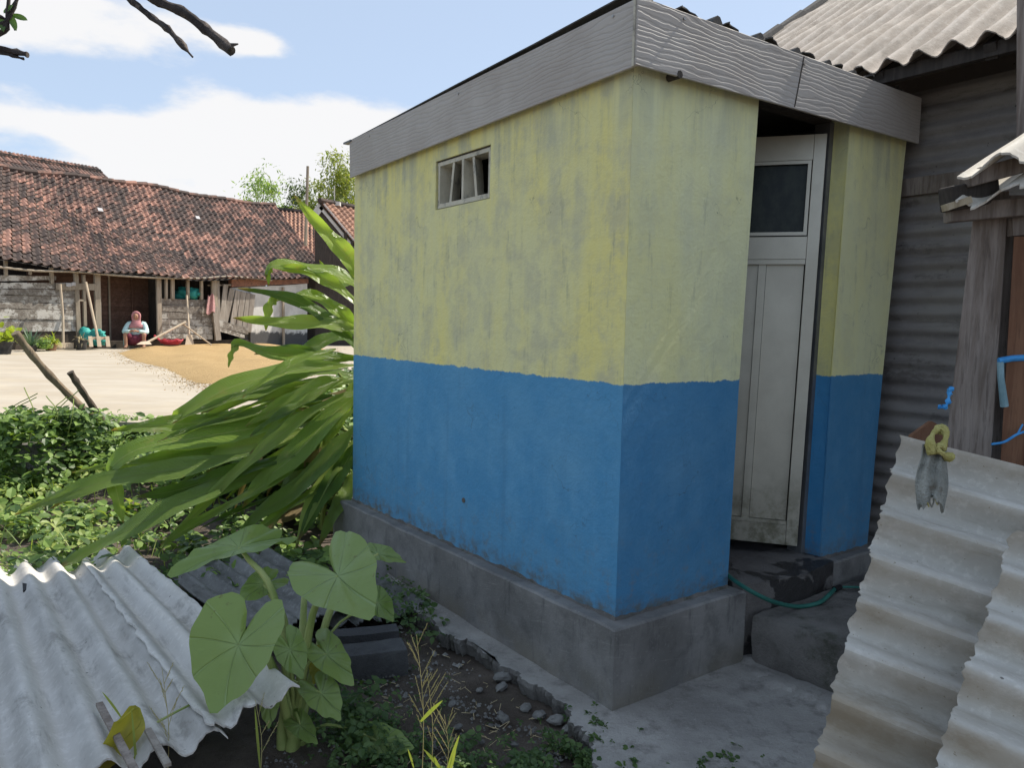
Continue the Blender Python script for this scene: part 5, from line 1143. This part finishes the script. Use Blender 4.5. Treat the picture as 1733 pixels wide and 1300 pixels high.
for k in range(16):
    x0=rg.uniform(560,606); y0=rg.uniform(590,840); L=rg.uniform(150,330); an=rg.uniform(2.5,3.0); Y0=rg.uniform(4.85,5.1)
    P=[at_y(x0+math.cos(an)*L*f,y0+math.sin(an)*L*f+46*f*f-30*f,Y0-.5*f) for f in (0,.3,.6,.85,1)]
    if P[-1].z>.08: blade(P,rg.uniform(.045,.085),M_gin[k%2],clump,.9,rg.uniform(-.8,.8),seed=400+k,n=14)
# ================================================================ GROUND COVER
M_gc=leafmat('creeper_leaves',(.045,.09,.022),(.20,.30,.07),.3); M_gcy=leafmat('sunny_creeper_leaves',(.13,.20,.04),(.34,.40,.12),.35); M_weed=leafmat('small_weed_leaves',(.05,.095,.03),(.10,.16,.05),.3)
def leaflet(mb,p,d,n_,L,w):
    s=d.cross(n_).normalized(); mb.add([p,p+d*L*.25+s*w*.45+n_*w*.10,p+d*L*.62+s*w*.46+n_*w*.06,p+d*L-n_*L*.14,p+d*L*.62-s*w*.46+n_*w*.06,p+d*L*.25-s*w*.45+n_*w*.10,p+d*L*.45-n_*w*.04],[(6,0,1),(6,1,2),(6,2,3),(6,3,4),(6,4,5),(6,5,0)])
def trifoliate(mb,p,rg,L,wr=.75):
    n_=Vector((rg.gauss(0,.45)+.25,rg.gauss(0,.45)-.25,1)).normalized(); az=rg.uniform(0,math.tau); 
    for da in (0,1.9,-1.9):
        d=Vector((math.cos(az+da),math.sin(az+da),0)); d=(d-n_*d.dot(n_)).normalized(); leaflet(mb,p+d*L*.1,d,n_,L*rg.uniform(.8,1.1),L*wr*.85)
def gh(x,y):
    return -.06+(.37*max(0,min(1,(y-4.9)/1.9))*max(0,min(1,(-.9-x)/.5)) if x<0 else 0)
def scatter(name,N_,fn,m,L,hmax,seed,kind='stuff',parent=None):
    rg=random.Random(seed); mb=MB(); k=0
    while k<N_:
        r=fn(rg)
        if r is None: k+=1; continue
        x,y,hm=r; hh=gh(x,y)+hm*(rg.random()**.7); trifoliate(mb,Vector((x,y,hh)),rg,L*rg.choice((.55,.8,1.,1.45))*rg.uniform(.8,1.2)); k+=1
    return tag(mb.build(name,m,parent),kind='stuff')
def cover(rg):
    x=rg.uniform(-7.5,-.95); y=rg.uniform(3.9,7.35)
    if x>-1.1 and y<4.9: return None
    s,t,_=inab(Vector((x,y,0)))
    if -.25<s<2.7 and t>-.2: return None
    # bare edge where the sheets lie
    if t>-1.7 and s<1.8: return None
    if s<1.75 and t<=-1.7 : return None
    m=noise.noise(Vector((x*1.1,y*1.1,1)))*.5+.5
    if noise.noise(Vector((x*1.7,y*1.7,7)))<-.08: return None
    return x,y,.04+.17*m*(1 if y<6.6 else .6)
scatter('creeper_cover',6200,cover,M_gc,.062,.3,5)
scatter('sunny_creeper_cover',4600,lambda rg:(lambda r:r if r and r[0]<-2.6 else None)(cover(rg)),M_gcy,.058,.3,6)
mb=MB(); rg=random.Random(91)
for k in range(1500):
    x=rg.uniform(-6.5,-1.9); y=rg.uniform(4.3,6.9); s_,t_,_z=inab(Vector((x,y,0)))
    if s_<2.2 or noise.noise(Vector((x*1.5,y*1.5,11)))<-.1: continue
    simple_blade(mb,Vector((x,y,gh(x,y))),Vector((rg.gauss(0,.5),rg.gauss(0,.5),1)),rg.uniform(.08,.26),.007,rg.uniform(.01,.07),n=4)
tag(mb.build('grass_tufts',M_gcy),kind='stuff')
# undergrowth piled behind and under the clump
def under(rg):
    x=rg.gauss(-1.7,.55); y=rg.uniform(5.5,7.3)
    return (x,y,.25+.5*max(0,1-abs(x+1.3)/1.1)) if x<-.6 else None
scatter('undergrowth',5200,under,M_gc,.075,.5,8)
def pedge(rg):
    x=rg.uniform(-6.5,-1.2); y=yE+rg.gauss(0,.12)+.02; 
    return (x,y,.20+.12*max(0,noise.noise(Vector((x*1.5,0,3))))) if noise.noise(Vector((x*1.4,5,0)))>-.12 else None
scatter('bank_edge_creeper',3600,pedge,M_gc,.055,.3,9)
# vine covered stump
vs_=thing('vine_covered_stump','broken masonry stub smothered in vines left of the slanting sticks','stump',at_z(70,770,.1))
c=at_y(85,760,6.0); c.z=.0
rough_block('masonry_stub',[c+Vector((dx,dy,0)) for dx,dy in ((-.18,-.15),(.2,-.15),(.2,.15),(-.18,.15))],0,.42,M_step,vs_,seed=5,j=.02)
mb=MB(); rg=random.Random(31)
for k in range(900):
    th=rg.uniform(0,math.tau); z=rg.random(); r=(.20+.22*(1-z)+.08*math.sin(th*3))*rg.uniform(.7,1.15)
    p=Vector((c.x-.05+math.cos(th)*r*1.5,c.y+math.sin(th)*r,.06+z*.60-.10*math.cos(th)*0)); trifoliate(mb,p,rg,rg.uniform(.05,.085))
tag(mb.build('vine_leaves',M_gc,vs_),kind='stuff')
for k in range(7):
    mb=MB(); x=rg.uniform(-.3,.3); P=[c+Vector((x,-.1,.4)),c+Vector((x+rg.uniform(-.1,.1),-.1,.66)),c+Vector((x+rg.uniform(-.15,.2),0,.76+rg.uniform(0,.1)))]; mb.tube(cat_rom(P,8),.004,5); mb.build('tendril',M_gstem,vs_)
# ================================================================ CORRUGATED SHEETS on the ground at lower left
gl2='corrugated cement sheets lying on the ground'
TL=at_z(143,962,.035); BL=at_z(356,1254,.20); V1=(BL-TL); U1=b
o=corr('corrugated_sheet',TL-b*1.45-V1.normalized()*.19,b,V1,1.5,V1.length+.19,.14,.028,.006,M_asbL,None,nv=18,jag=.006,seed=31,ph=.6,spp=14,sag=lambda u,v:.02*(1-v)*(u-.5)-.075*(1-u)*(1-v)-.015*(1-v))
tag(o,'large pale corrugated cement sheet lying at the lower left corner','roofing sheet',gl2)
TL2=TL-b*.01+Z*.022
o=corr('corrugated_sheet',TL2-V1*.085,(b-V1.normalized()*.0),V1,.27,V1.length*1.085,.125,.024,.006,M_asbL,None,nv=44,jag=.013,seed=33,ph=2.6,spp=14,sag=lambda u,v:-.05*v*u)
tag(o,'narrow pale corrugated cement sheet lapped over the larger one beside the taro','roofing sheet',gl2)
d0=at_z(283,968,.06); dv=(at_z(400,1046,.06)-d0).normalized(); du=Vector((-dv.y,dv.x,0)); du=du if du.x>0 else -du
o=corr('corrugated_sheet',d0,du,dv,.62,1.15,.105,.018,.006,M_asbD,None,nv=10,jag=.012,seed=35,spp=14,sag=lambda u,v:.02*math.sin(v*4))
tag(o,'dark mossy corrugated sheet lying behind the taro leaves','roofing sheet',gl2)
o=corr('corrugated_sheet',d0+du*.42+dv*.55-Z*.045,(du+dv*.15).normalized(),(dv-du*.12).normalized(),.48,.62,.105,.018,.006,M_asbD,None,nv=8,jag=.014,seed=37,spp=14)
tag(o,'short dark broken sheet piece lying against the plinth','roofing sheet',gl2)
def stickbox(name,label,p0,p1,w,h,m,cat='scrap wood'):
    mb=MB(); mb.bar(p0,p1,w,h); return tag(mb.build(name,m,bevel=.001),label,cat)
stickbox('wood_splint','grey weathered wood splint lying on the big sheet at left',at_z(168,1192,.225),at_z(232,1312,.24),.020,.012,M_post)
stickbox('wood_splint','second wood splint lying on the sheet nearer the taro',at_z(250,1236,.235),at_z(284,1296,.24),.019,.011,M_plankv)
# broken chip hole in the sheet top: a dark shard standing in it
mb=MB(); mb.prism([at_z(38,990,.09),at_z(47,992,.09),at_z(49,1002,.085),at_z(39,1003,.085)],Z*.01); tag(mb.build('dark_shard',M_black),'small dark shard at the top edge of the big pale sheet','debris')
# ================================================================ BLOCKS, STONES
def cblock(label,x0,y0,x1,y1,z,h,dp_,seed):
    p0=at_z(x0,y0,z); p1=at_z(x1,y1,z); d=(p1-p0).normalized(); s=Vector((-d.y,d.x,0)); 
    o=rough_block('concrete_block',[p0,p1,p1+s*dp_,p0+s*dp_],z-.03,z+h,M_block,None,seed=seed,j=.003,label=label,cat='block'); return o
cblock('dark concrete block lying on the soil right of the taro, the nearer one',545,1152,690,1133,-.03,.085,.13,3)
cblock('dark concrete block lying behind the nearer one on the soil',538,1110,676,1096,-.03,.075,.09,4)
M_stone=concrete('pale_stone',(.15,.145,.135),(.27,.26,.24),(.09,.08,.07),.4,.006)
rg=random.Random(41); sm=[]
def stone_mesh(seed,k=9,fl=.55):
    rg=random.Random(seed); mb=MB(); rings=[]
    for i in range(6):
        ph=-math.pi/2+math.pi*i/5; rings.append([Vector((math.cos(math.tau*j/k)*max(.05,math.cos(ph)),math.sin(math.tau*j/k)*max(.05,math.cos(ph))*.8,math.sin(ph)*fl))*(1+rg.uniform(-.17,.17)) for j in range(k)])
    mb.loft(rings); me=bpy.data.meshes.new('stone'); me.from_pydata([tuple(v) for v in mb.v],[],mb.f); me.materials.append(M_stone); return me
sm=[stone_mesh(s) for s in range(5)]
for k,(x,y,r) in enumerate(((766,1193,9),(848,1166,14),(812,1170,8),(903,1170,11),(890,1200,12),(913,1213,15),(942,1222,17),(816,1258,7),(775,1233,10),(853,1150,22),(880,1145,14),(735,1108,7),(709,1075,9),(780,1100,8),(1000,1262,14),(985,1245,9),(852,1218,12),(792,1245,6),(960,1235,10),(660,1045,12),(640,1070,10),(720,1180,6),(930,1245,8),(870,1262,9))):
    p=at_z(x,y,-.05); Y=p.y; o=bpy.data.objects.new('stone',sm[k%5]); S.collection.objects.link(o); s=r/FPX*Y; o.scale=(s*1.05,s,s*.8); o.location=p+Z*s*.2; o.rotation_euler=(rg.uniform(-.3,.3),rg.uniform(-.3,.3),rg.uniform(0,6)); tag(o,'small pale rubble stone lying on the dark soil beside the plinth','stone','rubble stones on the soil beside the plinth')
mb=MB(); rg=random.Random(43)
for k in range(2600):
    x=rg.uniform(430,1010); y=rg.uniform(1060,1300)
    if x>700+(y-1050)*1.2: continue
    dn_=noise.noise(Vector((x/70,y/40,0)))
    if dn_<-.1+rg.uniform(-.1,.25): continue
    p=at_z(x,y,-.052); s=abs(rg.gauss(0,.005))+.0025
    o_=len(mb.v); A=rg.uniform(0,6)
    mb.add([p+Vector((math.cos(A+j*1.57)*s*rg.uniform(.7,1.3),math.sin(A+j*1.57)*s*rg.uniform(.7,1.3),0)) for j in range(4)]+[p+Vector((rg.uniform(-s,s)*.3,rg.uniform(-s,s)*.3,s*.9))],[(0,1,4),(1,2,4),(2,3,4),(3,0,4)])
struct('gravel',mb,M_stone,kind='stuff')
# ================================================================ TARO
M_taro=leafmat('taro_leaf',(.16,.24,.06),(.23,.31,.09),.30,.36,vein=(.30,.40,.18),isl=False,spec=.55); M_taroy=leafmat('yellowing_taro_leaf',(.30,.28,.04),(.36,.30,.05),.35,.5,vein=(.42,.40,.10),yellow=(.14,.18,.04),isl=False)
M_tstem=simple('taro_stalk',(.22,.28,.08),(.32,.36,.13),6,rough=.4,bump=.002)
tb=at_z(492,1262,-.04)
taro=thing('taro_plant','taro plant with broad heart shaped leaves in front of the corrugated sheets','plant',tb)
def heart(O,tip,width,nrm,m,cup=.18,seed=0,asym=0,edge=.03):
    rg=random.Random(seed); ax=(tip-O); L=ax.length; ax.normalize(); nrm=(nrm-ax*nrm.dot(ax)).normalized(); sd=ax.cross(nrm)
    prof=((0,1.0),(.1,.90),(.3,.80),(.6,.75),(1.0,.745),(1.5,.77),(1.9,.83),(2.3,.90),(2.55,.90),(2.78,.74),(2.95,.48),(3.06,.26),(3.1416,.10))
    def rr(th):
        th=abs(th)
        for (a0,r0),(a1,r1) in zip(prof,prof[1:]):
            if th<=a1: return r0+(r1-r0)*(th-a0)/(a1-a0)
        return .12
    mb=MB(); uv=[]; K=48; NR_=7; mb.v.append(O); uv.append((0,0)); ph=rg.uniform(0,6)
    for j in range(1,NR_+1):
        f=j/NR_
        for k in range(K):
            th=-math.pi+math.tau*(k+.5)/K; r=rr(th)*f*(1+.03*math.sin(th*9+ph)); x=math.cos(th)*r*L; y=math.sin(th)*r*width/.78
            z=cup*abs(y)*.9-.25*cup*L*(x/L)**2*(1 if x>0 else .4)+edge*1.8*L*f*f*math.sin(th*4+ph)*.6+edge*L*.5*f*f*math.sin(th*11+ph*2)-.10*L*f*f*(abs(th)>2.2)+.022*L*abs(math.sin((th+r*.18)*4))*min(1,f*2)*(1-.4*f)+(.03*L*noise.noise(Vector((th*1.5,f*2,seed)))*f)
            mb.v.append(O+ax*x+sd*y+nrm*z); uv.append((y/L,x/L))
    for k in range(K): mb.f.append((0,1+k,1+(k+1)%K))
    for j in range(NR_-1):
        for k in range(K): A=1+j*K; mb.f.append((A+k,A+K+k,A+K+(k+1)%K,A+(k+1)%K))
    return mb.build('leaf',m,taro,smooth='all',uvs=uv)
Yt=tb.y
camn=lambda p:(CAM-p).normalized()
TV=[ # joint px, tip px, depth joint, depth tip, half width px, normal tweak, material
 ((572,975),(632,1047),2.62,2.42,70,(-.2,0,.5),0,.28),
 ((403,1092),(358,1214),2.32,2.20,76,(-.35,0,.45),0,.38),
 ((404,928),(274,972),2.75,2.55,44,(.1,0,1.3),0,.25),
 ((446,990),(398,1020),2.75,2.65,30,(0,0,1.0),0,.2),
 ((491,1100),(513,1152),2.45,2.40,30,(0,0,.4),0,.15),
 ((553,1108),(600,1164),2.55,2.42,34,(0,0,.6),0,.2),
 ((568,1090),(618,1146),2.62,2.5,28,(0,0,.6),0,.2),
 ((544,1175),(577,1223),2.45,2.35,34,(0,0,.5),0,.15),
 ((456,1190),(455,1236),2.38,2.32,19,(0,0,.3),0,.15),
 ((508,1228),(538,1262),2.45,2.38,22,(0,0,.3),0,.15),
 ((640,1256),(704,1268),2.5,2.45,36,(0,0,.9),0,.15),
 ((516,985),(483,972),2.9,2.85,18,(0,0,1.2),0,.2),
 ((548,990),(500,1000),2.95,2.9,18,(0,0,1),0,.2),
 ((545,1120),(530,1160),2.6,2.55,24,(0,0,.4),1,.2),
 ((640,938),(690,952),2.95,2.9,20,(.2,0,1.2),0,.3),
 ((640,1020),(668,1054),2.75,2.7,24,(0,0,.5),0,.2),
 ((505,1145),(492,1175),2.42,2.4,20,(0,0,.4),0,.2),
 ((530,1080),(600,1075),2.7,2.65,20,(0,0,1),0,.2),
 ((430,1140),(452,1112),2.5,2.5,18,(0,0,.8),0,.2),
]
for k,(j,t,Yj,Yt_,w,nt,mi,cup) in enumerate(TV):
    if k in (6,16,17): continue
    O=at_y(*j,Yj); tp=at_y(*t,Yt_); hw=w*(1.03 if w>50 else .9)/FPX*(Yj+Yt_)/2
    if k==2: nn=(Vector((-.25,-.55,1.0)))
    else: nn=camn(O)+Vector(nt)
    heart(O,tp,hw,nn,(M_taro,M_taroy)[mi],cup,seed=k)
    mid=tb.lerp(O,.55)+Vector(((O.x-tb.x)*-.18,.02,.05+.1*(O.z-tb.z)))
    r0=.018 if O.z>.4 else .007; P=cat_rom([tb+Vector((rnd.uniform(-.03,.03),rnd.uniform(-.02,.02),-.02)),mid,O.lerp(mid,.25)+Z*.01,O],14)
    mb=MB(); mb.tube(P,[r0*(1-.72*i/14) for i in range(15)],9); mb.build('petiole',M_tstem,taro,smooth=True)
for k in range(7):
    p=tb+Vector((rnd.uniform(-.035,.035),rnd.uniform(-.02,.03),-.03)); mb=MB(); mb.tube(cat_rom([p,p+Vector((rnd.uniform(-.01,.01),0,.10)),p+Vector((rnd.uniform(-.05,.05),0,.25))],8),[.024,.023,.021,.019,.016,.013,.010,.008,.006],9); mb.build('stalk_base',M_tstem,taro,smooth=True)
# yellow taro leaf at the lower left, own young plant
yt=at_z(240,1320,.0)
yo=thing('yellowing_leaf_plant','single yellowing curled taro leaf rising at the bottom left','plant',yt)
_t=taro
blade([at_y(229,1194,2.14),at_y(219,1225,2.13),at_y(200,1255,2.10),at_y(176,1285,2.07),at_y(148,1325,2.03)],.105,M_taroy,yo,1.1,.3,n=18,wave=.006,seed=5,upv=Vector((.55,-.8,.5)),base=.35)
taro=_t
mb=MB(); mb.tube(cat_rom([at_y(222,1275,2.12),at_y(250,1235,2.2),at_y(290,1210,2.25),at_y(325,1192,2.3)],12),.004,6); mb.tube(cat_rom([at_y(228,1330,2.1),at_y(220,1260,2.14),at_y(212,1225,2.15)],8),.005,6); mb.build('petiole',M_tstem,yo,smooth=True)
# ================================================================ GRASS STALKS & WEEDS
M_grs=leafmat('dry_grass_stalk',(.36,.31,.14),(.44,.39,.20),.3); M_grg=leafmat('grass_blade',(.20,.27,.06),(.30,.34,.10),.35)
def grass(label,bpx,top,Y,nbr,seed,blades,m=None):
    rg=random.Random(seed); p0=at_y(bpx[0],bpx[1],Y); p1=at_y(top[0],top[1],Y+.03); t=thing('grass_stalk',label,'grass',p0)
    c=cat_rom([p0,p0.lerp(p1,.5)+Vector((.012,0,0)),p1],14); mb=MB(); mb.tube(c,[.0015-.00006*i for i in range(15)],5); mb.build('stem',M_grs,t)
    for k in range(nbr):
        f=.42+.56*k/nbr; q=c[min(13,int(f*14))]; d=Vector((rg.choice((-1,1))*rg.uniform(.25,.6),rg.uniform(-.3,.3),1)).normalized(); L=rg.uniform(.05,.11); mb=MB(); mb.tube([q,q+d*L*.5+Vector((0,0,.003)),q+d*L],[.0009,.0008,.0005],4)
        for j in range(8): w=q+d*L*(.25+.09*j); mb.tube([w,w+d*.007+Vector((rg.uniform(-.004,.004),0,0))],[.0011,.0005],4)
        mb.build('seed_branch',M_grs,t)
    for (x0,y0,x1,y1,w) in blades:
        mb=MB(); a0=at_y(x0,y0,Y); a1=at_y(x1,y1,Y-.05); simple_blade(mb,a0,a1-a0,(a1-a0).length,w,.01,up=-FW+Z*.2,n=8); mb.build('blade',M_grg,t)
grass('tall golden grass stalk with spreading seed branches in front of the soil patch',(714,1330),(705,1075),2.12,12,1,[(712,1222,750,1180,.011),(700,1300,690,1262,.006)])
grass('thinner dry grass stalk just right of the tallest one',(729,1330),(722,1130),2.2,7,2,[])
grass('short golden grass tuft at the bottom edge right of the tall stalk',(752,1330),(752,1210),2.08,9,3,[(752,1310,716,1262,.010),(756,1310,778,1238,.010),(745,1310,735,1275,.008),(760,1312,772,1262,.009)])
grass('faint thin grass stalk standing over the pale sheet at left',(283,1330),(274,1130),2.1,9,4,[(234,1330,222,1190,.008),(205,1215,172,1165,.008),(215,1330,232,1262,.008)])
grass('single upright grass blade stalk beside the taro stem',(440,1325),(432,1185),2.15,3,5,[(440,1300,431,1190,.008)])
def weeds(rg):
    r=rg.random()
    if r<.62: x,y=rg.uniform(560,960),rg.gauss(1290,30)
    elif r<.8: x,y=rg.gauss(1000,40),rg.gauss(1265,35)
    else: x,y=rg.choice(((1040,1290),(1065,1285),(1085,1298),(1200,1300),(1235,1300),(1000,1275))); x+=rg.gauss(0,22); y+=rg.gauss(0,10)
    if y<1195: return None
    if noise.noise(Vector((x/38,y/26,2)))<.05: return None
    p=at_z(x,y,-.02); return p.x,p.y,.07
scatter('low_weeds',2000,weeds,M_weed,.020,.06,15)
def weeds2(rg):
    x,y=(rg.gauss(690,32),rg.gauss(1020,38)) if rg.random()<.6 else (rg.gauss(600,40),rg.gauss(1235,25)); p=at_z(x,y,-.02); s,t,_=inab(p)
    if t>-.09: return None
    return p.x,p.y,.12
scatter('plinth_weeds',600,weeds2,M_weed,.026,.06,16)
def moss(rg):
    x,y=rg.uniform(440,760),rg.gauss(1205,50); p=at_z(x,y,-.05)
    return (p.x,p.y,.02) if noise.noise(Vector((x/30,y/20,9)))>.05 else None
scatter('tiny_weeds',900,moss,M_weed,.011,.02,18)
# dry litter on the soil
mb=MB(); rg=random.Random(61)
for k in range(260):
    x,y=rg.uniform(560,1000),rg.uniform(1080,1300); 
    if x>700+(y-1050)*1.25: continue
    p=at_z(x,y,-.045); A=rg.uniform(0,3.14); d=Vector((math.cos(A),math.sin(A),rg.uniform(-.1,.2))); mb.tube([p,p+d*rg.uniform(.01,.05)],.0011,4)
struct('dry_litter',mb,M_straw,kind='stuff')
